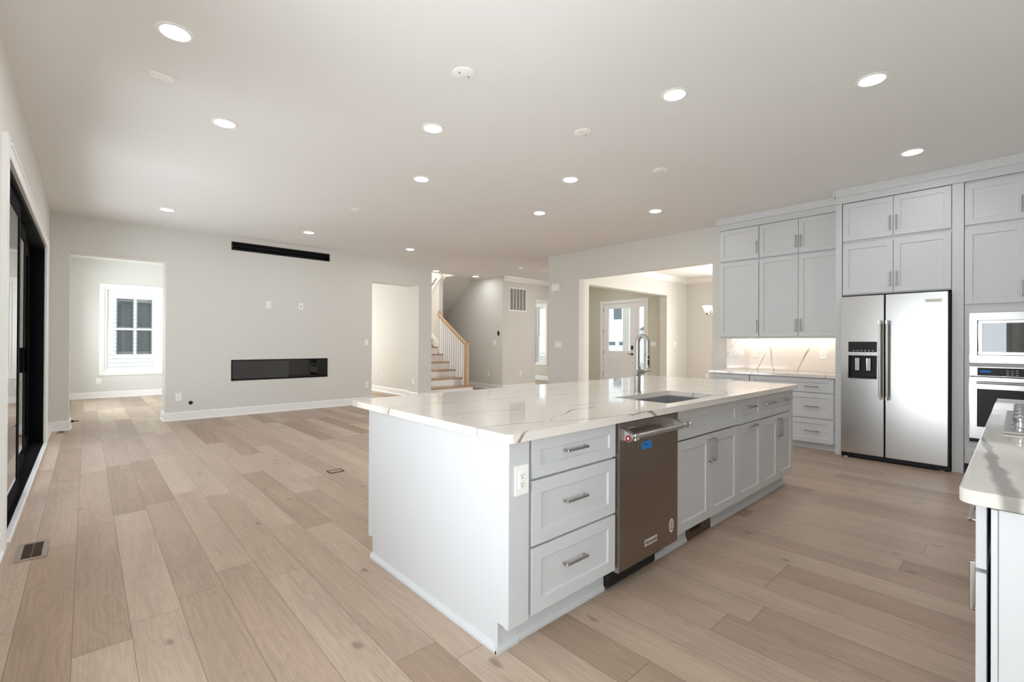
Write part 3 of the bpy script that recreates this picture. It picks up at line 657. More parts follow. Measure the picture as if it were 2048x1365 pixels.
# ------------------------------------------------------------------ wall plates
def plate(name, label, F, u, v, kinds, cat='outlet', group=None, w_=None, m='plastic'):
    n = len(kinds); wd = w_ or (.08+.046*(n-1)); h = .122
    t = thing(name, label, cat, tuple(F.p(u, v-h/2, 0)), group)
    obj('plate', MB().fbox(F, u-wd/2, u+wd/2, v-h/2, v+h/2, .0005, .006), m, t, bevel=.0025)
    for k, kd in enumerate(kinds):
        c = u+(k-(n-1)/2)*.046
        if kd == 'o':
            r = obj('receptacle', MB().fbox(F, c-.0165, c+.0165, v-.034, v+.034, .006, .0085), m, t, bevel=.001)
            mb = MB()
            for s in (-1, 1):
                y = v+s*.017
                mb.fbox(F, c-.0075, c-.0055, y-.001, y+.008, .0085, .0089); mb.fbox(F, c+.0055, c+.0075, y-.001, y+.008, .0085, .0089); mb.fbox(F, c-.0025, c+.0025, y-.010, y-.005, .0085, .0089)
            obj('slots', mb, 'slot', r)
        elif kd == 's':
            r = obj('rocker', MB().fbox(F, c-.0165, c+.0165, v-.034, v+.034, .006, .0095), m, t, bevel=.002)
        elif kd == 'j':
            mb = MB(); mb.cyl(F.p(c, v+.014, .006), F.p(c, v+.014, .009), .008); mb.cyl(F.p(c, v-.014, .006), F.p(c, v-.014, .009), .008); obj('jack', mb, 'blackmatte', t)
    return t
FW = Fr((0, YF, 0), '-Y'); FRW = Fr((XR, 0, 0), '-X'); FV = Fr((0, 9.33, 0), '-Y'); FT = Fr((8.2, 0, 0), '-X'); FM = Fr((0, 13.75, 0), '-Y'); FH = Fr((5.58, 0, 0), '-X')
plate('wall_outlet', 'white power outlet high on the fireplace wall, left of the two', FW, 2.40, 1.93, 'o')
plate('media_plate', 'white plate with black jacks high on the fireplace wall', FW, 2.958, 1.935, 'j', 'wall plate')
plate('light_switch', 'white switch on the fireplace wall beside the hallway opening', FW, 4.255, 1.265, 's', 'switch')
plate('wall_outlet', 'white outlet low on the fireplace wall beside the hallway opening', FW, 4.266, .392, 'o')
plate('wall_outlet', 'white outlet low on the fireplace wall near its left corner', FW, 1.09, .376, 'o')
mb = MB().lathe(FW.p(1.254, .273, 0), FW.N, [(.03, 0), (.03, .004), (.022, .006), (.012, .02), (.012, .03)], 20)
lone('gas_stub', mb, 'blackmatte', 'small black pipe fitting on the fireplace wall beside the low outlet', 'pipe fitting', smooth=True)
plate('wall_outlet', 'white outlet on the back wall of the far left room, below its window', FM, .20, .38, 'o')
plate('wall_outlet', 'white outlet low on the hallway wall seen through the narrow opening', FH, -11.0, .39, 'o')
plate('wall_outlet', 'white outlet on the side face of the narrow opening in the fireplace wall', Fr((5.482, 0, 0), '-X'), -9.3, .39, 'o')
plate('light_switch', 'white three-gang switch on the end of the right wall beside the dining opening', FRW, -6.316, 1.243, 'sss', 'switch')
plate('light_switch', 'white double switch below the black thermostat', FT, -9.655, 1.275, 'ss', 'switch')
plate('wall_outlet', 'white outlet low on the wall under the thermostat', FT, -9.905, .41, 'o')
plate('wall_outlet', 'white outlet low under the return air grille', FV, 8.865, .43, 'o')
plate('light_switch', 'white three-gang switch right of the front door', Fr((11.58, 0, 0), '-X'), -6.85, 1.26, 'sss', 'switch')
plate('wall_outlet', 'white outlet on the dining room wall beside the grey base cabinets', Fr((12.4, 0, 0), '-X'), -5.72, .41, 'o')
plate('light_switch', 'white switch on the dining room wall right of the foyer opening', Fr((0, 6.3, 0), '-Y'), 11.75, 1.26, 's', 'switch')
plate('island_outlet', 'white outlet on the island corner beside the three drawers', Fr((0, 1.38, 0), '-Y'), 1.318, .713, 'o', w_=.078)
FS = Fr((XR-.012, 0, 0), '-X')
plate('light_switch', 'white four-gang switch on the veined backsplash', FS, -2.815, 1.145, 'ssss', 'switch')
plate('wall_outlet', 'white outlet on the backsplash next to the four-gang switch', FS, -2.55, 1.145, 'o')
plate('wall_outlet', 'white outlet on the backsplash close to the refrigerator', FS, -1.72, 1.147, 'o')
t = thing('thermostat', 'black oval thermostat on the beige wall beside the stairs', 'thermostat', (8.2, 9.5, 1.46))
mb = MB().lathe(FT.p(-9.5, 1.527, 0), FT.N, [(.042, 0), (.042, .012), (.036, .018)], 24)
for v in mb.v: v.z = 1.527+(v.z-1.527)*1.55
obj('body', mb, 'blackmatte', t, smooth=True)
obj('screen', MB().fbox(FT, -9.52, -9.48, 1.50, 1.555, .0175, .0185), 'darkglass', t)
t = thing('chime_box', 'white door chime box high on the end of the right wall', 'door chime', (XR, 6.385, 2.33))
obj('cover', MB().fbox(FRW, -6.485, -6.285, 2.335, 2.47, .0005, .045), 'plastic', t, bevel=.008)
obj('backplate', MB().fbox(FRW, -6.495, -6.275, 2.325, 2.48, .0003, .008), 'plastic', t)
# return air grille
t = thing('return_air_grille', 'large white louvred return grille high on the hall wall', 'vent', (8.75, 9.33, 2.14))
mb = MB(); mb.fbox(FV, 8.425, 9.075, 2.14, 2.17, .0005, .012); mb.fbox(FV, 8.425, 9.075, 2.75, 2.78, .0005, .012)
for u in (8.425, 9.045): mb.fbox(FV, u, u+.03, 2.17, 2.75, .0005, .012)
for k in range(1, 5): mb.fbox(FV, 8.455+k*.118-.008, 8.455+k*.118+.008, 2.17, 2.75, .0005, .011)
obj('frame', mb, 'plastic', t)
mb = MB()
for k in range(28): mb.fbox(FV, 8.455, 9.045, 2.174+k*.0206, 2.184+k*.0206, .0025, .008)
obj('louvres', mb, 'mesh', t)
obj('backing', MB().fbox(FV, 8.455, 9.045, 2.17, 2.75, .0005, .002), 'mesh', t)

# ------------------------------------------------------------------ fireplace and slot vent
t = thing('fireplace', 'long black linear electric fireplace set in the grey wall', 'fireplace', (2.64, 9.1, .595))
u0, u1, v0, v1 = 1.825, 3.458, .597, .953
mb = MB(); mb.fbox(FW, u0, u1, v0, v1, -.30, -.29); mb.fbox(FW, u0, u0+.01, v0, v1, -.29, -.02); mb.fbox(FW, u1-.01, u1, v0, v1, -.29, -.02); mb.fbox(FW, u0, u1, v0, v0+.01, -.29, -.02); mb.fbox(FW, u0, u1, v1-.01, v1, -.29, -.02)
obj('firebox', mb, 'blackmatte', t)
mb = MB(); w_ = .018; mb.fbox(FW, u0, u1, v0, v0+.03, -.02, .008); mb.fbox(FW, u0, u1, v1-w_, v1, -.02, .008); mb.fbox(FW, u0, u0+w_, v0, v1, -.02, .008); mb.fbox(FW, u1-w_, u1, v0, v1, -.02, .008)
obj('frame', mb, 'blackmetal', t, bevel=.001)
obj('glass_front', MB().fbox(FW, u0+w_, u1-w_, v0+.03, v1-w_, -.012, -.008), 'darkglass', t)
mb = MB()
for k in range(260):
    u = random.uniform(u0+.03, u1-.03); n = random.uniform(-.09, -.02); s = random.uniform(.006, .013); z = v0+.028+random.uniform(0, .006); c = FW.p(u, z, n)
    P = [c+Vector((random.uniform(-1, 1)*s, random.uniform(-1, 1)*s, q*s)) for q in (-1, -.2, .2, 1.2)]
    mb.faces(P, [(0, 1, 2), (0, 2, 3), (0, 3, 1), (1, 3, 2)])
mb.fbox(FW, u0+.02, u1-.02, v0+.012, v0+.03, -.10, -.02)
o = obj('crystal_media', mb, 'crystal', t, fix=False); o['kind'] = 'stuff'
t = thing('slot_vent', 'long black slot diffuser high on the fireplace wall under the ceiling', 'vent', (2.65, 9.1, 2.837))
u0, u1, v0, v1 = 1.817, 3.488, 2.839, 2.983
mb = MB(); mb.fbox(FW, u0, u1, v0, v1, -.13, -.12)
for a, b, c, d_ in ((u0, u1, v0, v0+.018), (u0, u1, v1-.018, v1), (u0, u0+.018, v0+.018, v1-.018), (u1-.018, u1, v0+.018, v1-.018)): mb.fbox(FW, a, b, c, d_, -.12, .004)
obj('housing', mb, 'blackmatte', t)
obj('blade', MB().fbox(FW, u0+.02, u1-.02, v0+.06, v0+.068, -.10, -.01), 'blackmetal', t)
obj('centre_bracket', MB().fbox(FW, 2.62, 2.66, v0+.05, v0+.08, -.02, -.002), 'blackmetal', t)

# ------------------------------------------------------------------ kitchen wall run
# wall base cabinets, face x=6.47
FBASE = Fr((6.492, 0, 0), '-X')
cabinet('base_drawer_cabinet', 'grey base cabinet with three wide drawers left of the refrigerator', FBASE, -2.413, -1.452, .10, .872, .555, [
    ('drawer', -2.409, -1.475, .695, .862, [(-2.16, .765, 'h'), (-1.697, .765, 'h')]), ('drawer', -2.409, -1.475, .385, .685, [(-2.16, .525, 'h'), (-1.697, .525, 'h')]), ('drawer', -2.409, -1.475, .09, .375, [(-2.16, .233, 'h'), (-1.697, .233, 'h')])])
cabinet('base_cabinet', 'grey base cabinet at the left end of the wall run, beside the dining opening', FBASE, -2.94, -2.415, .10, .872, .555, [
    ('drawer', -2.932, -2.419, .695, .862, [(-2.68, .79, 'h')]), ('door', -2.932, -2.419, .11, .685, [(-2.46, .60, 'v')])])
lone('plinth', MB().box(6.555, 7.04, 1.452, 2.93, 0, .099), 'cab', 'grey toe kick plinth under the wall base cabinets', 'plinth')
lone('wall_worktop', slab(6.443, 7.045, 1.451, 2.962, .8735, .908, .01, None, (0, 0, 0, 1)), 'quartz', 'white veined quartz worktop below the backsplash', 'worktop', bevel=.002)
lone('backsplash', MB().box(XR-.0125, XR-.0005, 1.451, 2.955, .909, 1.352), 'splash', 'veined quartz backsplash slab under the wall cabinets', 'backsplash')
FU = Fr((6.752, 0, 0), '-X')
cabinet('wall_cabinet', 'tall narrow wall cabinet at the left end, single door above the backsplash', FU, -2.928, -2.395, 1.355, 2.437, .305, [('door', -2.922, -2.398, 1.375, 2.425, [(-2.422, 1.52, 'v')])], 'lower wall cabinets')
cabinet('wall_cabinet', 'tall two-door wall cabinet above the backsplash beside the refrigerator panel', FU, -2.393, -1.451, 1.355, 2.437, .305, [('door', -2.390, -1.923, 1.375, 2.425, [(-1.947, 1.52, 'v')]), ('door', -1.919, -1.454, 1.375, 2.425, [(-1.895, 1.52, 'v')])], 'lower wall cabinets')
cabinet('stacked_cabinet', 'small single-door cabinet under the ceiling at the left end of the run', FU, -2.928, -2.395, 2.439, 2.895, .305, [('door', -2.922, -2.398, 2.45, 2.885, [(-2.422, 2.60, 'v')])], 'upper stacked cabinets')
cabinet('stacked_cabinet', 'small two-door cabinet under the ceiling, left of the refrigerator cabinets', FU, -2.393, -1.451, 2.439, 2.895, .305, [('door', -2.390, -1.923, 2.45, 2.885, [(-1.947, 2.60, 'v')]), ('door', -1.919, -1.454, 2.45, 2.885, [(-1.895, 2.60, 'v')])], 'upper stacked cabinets')
mb = MB(); mb.box(6.725, 7.05, 1.471, 2.935, 2.896, 2.975); mb.prism([(6.725, 2.975), (6.70, 2.975), (6.685, CE-.001), (7.05, CE-.001), (7.05, 2.975)], 1, 1.471, 2.955)
lone('crown_moulding', mb, 'cab', 'grey crown moulding above the wall cabinets, left stepped-back section', 'crown moulding')
t = thing('under_cabinet_light', 'slim warm light strip under the wall cabinets', 'light strip', (6.98, 2.2, 1.34))
obj('housing', MB().box(6.955, 6.985, 1.52, 2.86, 1.345, 1.3545), 'plastic', t); obj('diffuser', MB().box(6.958, 6.982, 1.53, 2.85, 1.341, 1.345), 'strip', t)
# refrigerator surround
lone('gable', MB().box(6.43, 7.05, 1.388, 1.449, 0, 2.895), 'cab', 'tall grey gable on the left side of the refrigerator', 'gable', bevel=.001)
lone('gable', MB().box(6.43, 7.05, .376, .462, 0, 2.895), 'cab', 'tall grey gable between the refrigerator and the oven tower', 'gable', bevel=.001)
FG = Fr((6.452, 0, 0), '-X')
cabinet('refrigerator_cabinet', 'two-door cabinet directly above the refrigerator', FG, -1.386, -.464, 1.835, 2.437, .59, [('door', -1.380, -.927, 1.848, 2.415, [(-.952, 1.99, 'v')]), ('door', -.923, -.468, 1.848, 2.415, [(-.897, 1.99, 'v')])], 'cabinets over the refrigerator')
cabinet('refrigerator_cabinet', 'small two-door cabinet under the ceiling above the refrigerator', FG, -1.386, -.464, 2.439, 2.895, .59, [('door', -1.380, -.927, 2.46, 2.888, [(-.952, 2.60, 'v')]), ('door', -.923, -.468, 2.46, 2.888, [(-.897, 2.60, 'v')])], 'cabinets over the refrigerator')
mb = MB(); mb.box(6.415, 7.05, -.47, 1.449, 2.896, 2.975); mb.prism([(6.415, 2.975), (6.40, 2.975), (6.385, CE-.001), (7.05, CE-.001), (7.05, 2.975)], 1, -.47, 1.449)
mb.box(6.385, 7.05, 1.4495, 1.47, 2.975, CE-.001)
lone('crown_moulding', mb, 'cab', 'grey crown moulding above the refrigerator and oven cabinets, forward section', 'crown moulding')
# refrigerator
t = thing('refrigerator', 'stainless side-by-side refrigerator with a water dispenser', 'refrigerator', (6.7, .92, 0))
obj('case', MB().box(6.41, 7.03, .468, 1.38, .02, 1.80), 'blackmatte', t)
FR = Fr((6.408, 0, 0), '-X')
DY0, DY1, DZ0, DZ1 = 1.048, 1.305, .899, 1.153
# freezer door with dispenser hole
fz = obj('freezer_door', wall_mb(0, 6.335, 6.408, .987, 1.374, .06, 1.815, [(DY0, DY1, DZ0, DZ1)]), 'steel', t, bevel=.004)
rd = obj('fridge_door', MB().box(6.335, 6.408, .482, .975, .06, 1.815), 'steel', t, bevel=.004)
for y, p_ in ((1.012, fz), (.950, rd)):
    mb = MB(); mb.cyl((6.272, y, .715), (6.272, y, 1.50), .0155, 20); hd = obj('handle', mb, 'nickel', p_, smooth=True)
    for z in (.70, 1.515):
        mb = MB(); mb.cyl((6.272, y, z-.018), (6.272, y, z+.018), .0175, 20); mb.box(6.272, 6.335, y-.011, y+.011, z-.013, z+.013); obj('handle_bracket', mb, 'chrome', p_, bevel=.002)
dp = obj('dispenser', MB().box(6.345, 6.407, DY0, DY1, DZ0, DZ0+.008).box(6.345, 6.407, DY0, DY1, DZ1-.008, DZ1).box(6.345, 6.407, DY0, DY0+.008, DZ0, DZ1).box(6.345, 6.407, DY1-.008, DY1, DZ0, DZ1).box(6.402, 6.4075, DY0, DY1, DZ0, DZ1), 'blackmetal', fz)
for y in (1.125, 1.225):
    obj('paddle', MB().box(6.350, 6.358, y-.02, y+.02, .985, 1.125), 'chrome', fz, bevel=.004)
obj('drip_tray', MB().box(6.336, 6.40, DY0+.01, DY1-.01, .905, .915), 'blackmetal', fz)
mb = MB(); e = .006
for a, b, c, d_ in ((DY0-e, DY1+e, DZ0-e, DZ0), (DY0-e, DY1+e, DZ1, DZ1+e), (DY0-e, DY0, DZ0, DZ1), (DY1, DY1+e, DZ0, DZ1)): mb.box(6.331, 6.335, a, b, c, d_)
obj('dispenser_trim', mb, 'chrome', fz)
dc = obj('dispenser_controls', MB().box(6.331, 6.335, DY0, DY1, 1.191, 1.306), 'blackmetal', fz, bevel=.001)
mb = MB()
for k in range(6): mb.box(6.3305, 6.331, 1.075+k*.034, 1.09+k*.034, 1.206, 1.212)
obj('control_icons', mb, 'sticker', dc)
bd = obj('badge', MB().box(6.332, 6.335, .527, .657, 1.709, 1.747), 'badge', rd, bevel=.001)
text('lettering', 'KitchenAid', Fr((6.3315, 0, 0), '-X'), -.592, 1.727, 0, .024, 'ink', bd)
gl = obj('base_grille', MB().box(6.37, 6.41, .47, 1.378, .012, .056), 'blackmetal', t, bevel=.002)
obj('grille_inset', MB().box(6.365, 6.37, .62, 1.25, .018, .05), 'blackmatte', gl)
for y in (.53, 1.33): obj('foot', MB().cyl((6.395, y, 0), (6.395, y, .02), .022, 16), 'chrome', t)

# oven tower
FO = Fr((6.452, 0, 0), '-X')
t = cabinet('oven_tower_cabinet', 'tall grey cabinet housing the microwave and wall oven', FO, -.374, .463, .0, 2.895, .59, [
    ('door', -.370, .043, 2.464, 2.868, [(.012, 2.60, 'v')]), ('door', .047, .459, 2.464, 2.868, [(.08, 2.60, 'v')]),
    ('door', -.370, .043, 1.68, 2.419, [(.012, 1.81, 'v')]), ('door', .047, .459, 1.68, 2.419, [(.08, 1.81, 'v')]), ('drawer', -.366, .455, .108, .27, [(.045, .2, 'h')])])
obj('toe_kick_shadow', MB().fbox(FO, -.372, .461, .002, .10, .0, .0015), 'cabdark', t)  # dark sheet painted for toe kick shade, the carcass has no recess
t = thing('microwave', 'built-in stainless microwave above the wall oven', 'microwave', (6.43, -.045, 1.10))
FX = Fr((6.4515, 0, 0), '-X')
def ring(mb, F, a, b, c, d_, w1, w2, n0, n1):
    mb.fbox(F, a, b, c, c+w2, n0, n1); mb.fbox(F, a, b, d_-w2, d_, n0, n1); mb.fbox(F, a, a+w1, c+w2, d_-w2, n0, n1); mb.fbox(F, b-w1, b, c+w2, d_-w2, n0, n1); return mb
obj('trim_kit', ring(MB(), FX, -.335, .425, 1.098, 1.592, .055, .075, 0.0003, .03), 'steelh', t, bevel=.003)
dr = obj('door', ring(MB(), FX, -.274, .364, 1.178, 1.515, .03, .028, .004, .036), 'steelh', t, bevel=.003)
obj('window_glass', MB().fbox(FX, -.246, .338, 1.204, 1.489, .004, .030), 'blackmetal', dr)
obj('window_pane', MB().fbox(FX, -.246, .338, 1.204, 1.489, .0305, .033), 'darkglass', dr)
obj('shadow_gap', ring(MB(), FX, -.2795, .3695, 1.1735, 1.5165, .005, .004, .0003, .02), 'blackmatte', t)
t = thing('wall_oven', 'built-in stainless wall oven under the microwave', 'oven', (6.43, -.045, .33))
obj('chassis', MB().fbox(FX, -.330, .420, .34, 1.06, .0003, .012), 'blackmatte', t)
cp = obj('control_panel', MB().fbox(FX, -.336, .426, .972, 1.066, .012, .032), 'steelh', t, bevel=.002)
gp = obj('control_glass', MB().fbox(FX, -.28, .37, .978, 1.056, .032, .0345), 'blackmetal', cp, bevel=.001)
mb = MB()
for k in range(9): mb.fbox(FX, -.085+(k % 3)*.03, -.068+(k % 3)*.03, 1.03-(k//3)*.02, 1.034-(k//3)*.02, .0345, .0349)
obj('button_marks', mb, 'sticker', gp)
obj('display', MB().fbox(FX, .06, .2, 1.0, 1.04, .0345, .0348), 'darkglass', gp)
dr = obj('door', ring(MB(), FX, -.336, .426, .362, .965, .056, .115, .012, .036), 'steelh', t, bevel=.003)
obj('window_glass', MB().fbox(FX, -.282, .372, .475, .852, .012, .032), 'blackmetal', dr)
mb = MB(); mb.cyl(FX.p(-.285, .912, .078), FX.p(.375, .912, .078), .012, 18)
for u in (-.26, .35): mb.cyl(FX.p(u, .912, .036), FX.p(u, .912, .078), .009, 12)
obj('handle', mb, 'nickel', dr, smooth=True)
obj('vent_grille', MB().fbox(FX, -.336, .426, .326, .358, .004, .02), 'blackmetal', t)
lone('tape_strip', MB().fbox(FX, -.262, -.188, 1.010, 1.030, .0352, .0358), 'bluetape', 'blue tape strip stuck on the wall oven control panel', 'tape')

# ------------------------------------------------------------------ near counter with cooktop (right edge)
FN = Fr((0, .047, 0), '+Y')       # u = -x
lone('cooktop_worktop', slab(1.622, 4.56, -.60, .105, .878, .914, .035, None, (1, 0, 0, 1)), 'quartznear', 'veined quartz worktop beside the camera holding the cooktop', 'worktop', bevel=.004)
cabinet('cooktop_drawer_cabinet', 'grey cabinet with a drawer at the near left end of the cooktop counter', FN, -2.32, -1.665, .12, .872, .60, [
    ('drawer', -2.316, -1.683, .705, .868, [(-2.0, .76, 'h')]), ('door', -2.316, -1.683, .128, .695, [(-2.03, .53, 'v')])], gap=.009)
cabinet('cooktop_cabinet', 'grey cabinet with wide drawers under the gas cooktop', FN, -3.80, -2.325, .12, .872, .60, [
    ('drawer', -3.796, -2.329, .42, .868, [(-3.06, .76, 'h')]), ('drawer', -3.796, -2.329, .128, .41, [(-3.06, .3, 'h')])], gap=.009)
cabinet('cooktop_end_cabinet', 'grey cabinet at the far end of the cooktop counter', FN, -4.52, -3.805, .12, .872, .60, [('door', -4.516, -3.809, .128, .868, [(-3.86, .7, 'v')])], gap=.009)
t = thing('counter_gable', 'pale grey gable under the rounded corner of the cooktop counter', 'gable', (1.66, -.27, 0))
obj('face', MB().box(1.645, 1.664, -.58, .035, 0, .872), 'cab', t, bevel=.001)
obj('edge_stile', MB().box(1.640, 1.664, .0355, .0475, 0, .872), 'cab', t, bevel=.001)
lone('plinth', MB().box(1.666, 4.5, -.58, -.02, 0, .119), 'cab', 'grey plinth under the cooktop counter cabinets', 'plinth')
t = thing('cooktop', 'stainless gas cooktop with a row of knobs set in the near counter', 'cooktop', (3.2, -.2, .914))
obj('tray', MB().box(2.76, 3.67, -.48, .048, .9143, .924), 'steelh', t, bevel=.004)
for k in range(5):
    x = 2.88+k*.152
    mb = MB(); mb.lathe((x, -.005, .924), (0, 0, 1), [(.03, 0), (.03, .006), (.024, .008), (.0225, .012), (.0225, .034), (.026, .038), (.026, .046), (.022, .05)], 24)
    kb = obj('knob', mb, 'knobsteel', t, smooth=True)
    obj('grip', MB().box(x-.004, x+.004, -.026, .016, .973, .980), 'knobsteel', kb, bevel=.002)
for x in (2.93, 3.215, 3.50):
    mb = MB()
    for yy in (-.44, -.25, -.06):
        mb.box(x-.13, x+.13, yy-.006, yy+.006, .955, .967)
    for xx in (-.13, 0, .13): mb.box(x+xx-.006, x+xx+.006, -.44, -.06, .955, .967)
    for xx in (-.125, .125):
        for yy in (-.435, -.065): mb.box(x+xx-.006, x+xx+.006, yy-.006, yy+.006, .924, .956)
    obj('grate', mb, 'iron', t, bevel=.002)
    for yy in (-.345, -.155): obj('burner', MB().lathe((x, yy, .924), (0, 0, 1), [(.05, 0), (.05, .012), (.035, .014), (.035, .022)], 24), 'iron', t, smooth=True)

# ------------------------------------------------------------------ ceiling fittings
LIGHTS = [
 (.366, 3.295, 'recessed ceiling light nearest the camera, high above the sliding door side'),
 (.821, 4.39, 'recessed ceiling light beyond the small white ceiling vent, towards the fireplace wall'),
 (2.116, 3.30, 'recessed ceiling light left of the island, second in the row over the island back edge'),
 (3.095, 1.671, 'recessed ceiling light above the island sink'),
 (3.887, .673, 'recessed ceiling light nearest the camera on the right, over the cooktop aisle'),
 (5.624, .672, 'recessed ceiling light right in front of the refrigerator cabinets'),
 (.80, 7.82, 'recessed ceiling light by the fireplace wall above the far left doorway'),
 (2.667, 7.84, 'recessed ceiling light just in front of the black slot vent'),
 (4.574, 7.90, 'recessed ceiling light by the fireplace wall in front of the narrow opening'),
 (2.687, 4.413, 'recessed ceiling light in the middle of the living area, centre of the photo'),
 (3.881, 3.309, 'recessed ceiling light over the island back edge, third in its row'),
 (4.575, 4.452, 'recessed ceiling light between the island and the hall, right of the room centre'),
 (5.636, 3.311, 'recessed ceiling light in front of the dining room opening'),
 (6.427, 9.85, 'recessed hall ceiling light over the bottom of the stairs'),
 (7.722, 9.906, 'recessed hall ceiling light beside the thermostat wall'),
 (9.5, 7.9, 'added unseen foyer ceiling light nearer the hall'),  # this lamp and the next are added out of view to brighten the hall
 (10.6, 7.9, 'added unseen foyer ceiling light nearer the front door'),
]
proto = None
for x, y, lb in LIGHTS:
    if proto is None:
        proto = thing('recessed_light', lb, 'ceiling light', (x, y, CE), 'recessed ceiling lights')
        obj('trim_ring', MB().lathe((x, y, CE), (0, 0, -1), [(.093, .0003), (.093, .004), (.078, .009), (.072, .007), (.072, .0003)], 40, cap=False), 'plastic', proto, smooth=True)
        obj('lens', MB().lathe((x, y, CE), (0, 0, -1), [(.072, .0006), (.0715, .0045)], 40), 'lens', proto)
    else: copy_tree(proto, (x, y, CE), lb, 'recessed ceiling lights')
lone('recessed_light', MB().lathe((11.4, 5.42, CE), (0, 0, -1), [(.093, .0003), (.093, .004), (.075, .008), (.072, .0055), (.0, .0055)], 32), 'plastic', 'unlit recessed light in the dining room ceiling', 'ceiling light', smooth=True)
def cover(x, y, r, lb):
    t = thing('junction_cover', lb, 'ceiling cover', (x, y, CE), 'round blank covers on the ceiling')
    obj('disc', MB().lathe((x, y, CE), (0, 0, -1), [(r, .0003), (r, .006), (r-.006, .009), (.0, .009)], 36), 'plastic', t, smooth=True)
    mb = MB()
    for k in (-1, 1): mb.cyl((x+k*r*.5, y, CE-.009), (x+k*r*.5, y, CE-.0105), .006, 10)
    obj('screws', mb, 'nickel', t)
cover(1.835, 2.49, .075, 'round white blank cover on the ceiling above the island left end')
cover(3.09, 2.499, .075, 'round white blank cover on the ceiling over the island middle')
cover(4.353, 2.502, .075, 'round white blank cover on the ceiling over the island right end')
cover(2.669, 6.03, .07, 'faint round cover on the ceiling in the middle of the living area')
t = thing('ceiling_vent', 'small white rectangular ceiling vent near the left wall', 'vent', (.366, 3.897, CE))
obj('plate', MB().box(.30, .432, 3.86, 3.935, CE-.008, CE-.0004), 'plastic', t, bevel=.002)
obj('fins', MB().box(.31, .42, 3.866, 3.876, CE-.018, CE-.008).box(.31, .42, 3.92, 3.93, CE-.014, CE-.008), 'plastic', t)
def smoke(x, y, lb):
    t = thing('smoke_detector', lb, 'smoke detector', (x, y, CE))
    obj('mount_ring', MB().lathe((x, y, CE), (0, 0, -1), [(.075, .0003), (.075, .012)], 32), 'plastic', t, smooth=True)
    obj('body', MB().lathe((x, y, CE), (0, 0, -1), [(.068, .012), (.066, .035), (.05, .045), (.0, .046)], 32), 'plastic', t, smooth=True)
smoke(7.55, 7.97, 'round white smoke detector on the hall ceiling, farther left of two')
lone('ceiling_disc', MB().lathe((8.37, 7.98, CE), (0, 0, -1), [(.08, .0003), (.08, .004), (.07, .01), (0, .01)], 32), 'plastic', 'flat white disc on the hall ceiling beside the right wall corner', 'ceiling cover', smooth=True)

# ------------------------------------------------------------------ floor fittings
def register(x0, x1, y0, y1, lb):
    t = thing('floor_register', lb, 'floor vent', ((x0+x1)/2, (y0+y1)/2, 0))
    mb = MB(); b_ = .025
    mb.box(x0, x1, y0, y0+b_, .0004, .005); mb.box(x0, x1, y1-b_, y1, .0004, .005); mb.box(x0, x0+b_, y0+b_, y1-b_, .0004, .005); mb.box(x1-b_, x1, y0+b_, y1-b_, .0004, .005)
    obj('frame', mb, 'tan', t, bevel=.001)
    obj('well', MB().box(x0+b_, x1-b_, y0+b_, y1-b_, .0004, .001), 'blackmatte', t)
    mb = MB(); n = 14
    for k in range(n):
        y = y0+b_+(k+.5)*(y1-y0-2*b_)/n; mb.box(x0+b_, x1-b_, y-.0025, y+.0025, .001, .0045)
    mb.box((x0+x1)/2-.003, (x0+x1)/2+.003, y0+b_, y1-b_, .001, .0048)
    obj('louvres', mb, 'bronze', t)
register(-.30, -.165, 3.87, 4.19, 'brown floor register in front of the sliding door near the bottom left')
register(-.30, -.205, 8.86, 9.06, 'small dark floor register against the far left wall corner')
t = thing('floor_outlet', 'black-framed flush outlet in the middle of the open floor', 'floor outlet', (1.815, 4.545, 0))
mb = MB(); mb.box(1.745, 1.885, 4.49, 4.50, .0004, .004); mb.box(1.745, 1.885, 4.59, 4.60, .0004, .004); mb.box(1.745, 1.755, 4.50, 4.59, .0004, .004); mb.box(1.875, 1.885, 4.50, 4.59, .0004, .004)
obj('frame', mb, 'blackmatte', t); obj('lid', MB().box(1.755, 1.875, 4.50, 4.59, .0004, .003), 'tan', t)
lone('door_stop', MB().cyl((-.13, 9.6, .06), (-.075, 9.6, .06), .007).cyl((-.165, 9.6, .06), (-.13, 9.6, .06), .016), 'blackmatte', 'tiny black door stop on the baseboard inside the far left opening', 'door stop')

# ------------------------------------------------------------------ staircase
RISE, RUN, Y0, XS = .193, .29, 9.28, 7.10
t = thing('staircase', 'white staircase with oak treads and square balusters behind the fireplace wall', 'staircase', (6.45, 9.3, 0))
for i in range(14):
    xr = (7.17 if i == 0 else XS) if i < 5 else 7.075
    y = Y0+i*RUN; z = RISE*(i+1)
    obj('tread', MB().box(5.83, xr+.02 if i < 5 else xr, y-.03, y+RUN, z-.03, z), 'oak', t, bevel=.006)
    obj('riser', MB().box(5.83, xr, y, y+.018, z-RISE, z-.03), 'trim', t)
mb = MB(); pl = [(Y0+.018, 0)]
for i in range(5): pl += [(Y0+i*RUN+.018, RISE*(i+1)-.03), (Y0+(i+1)*RUN+.018, RISE*(i+1)-.03)]
pl += [(10.69, RISE*5-.03), (10.69, 0)]
mb.prism(pl, 0, XS-.02, XS); obj('stringer', mb, 'trim', t)
nx, ny = 7.06, 9.40
np_ = obj('newel_post', MB().box(nx-.045, nx+.045, ny-.045, ny+.045, RISE, 1.235), 'oakz', t, bevel=.004)
obj('newel_cap', MB().box(nx-.055, nx+.055, ny-.055, ny+.055, 1.235, 1.255), 'oakz', np_, bevel=.004)
s_ = .645; ry = lambda y: 1.205+(y-ny)*s_
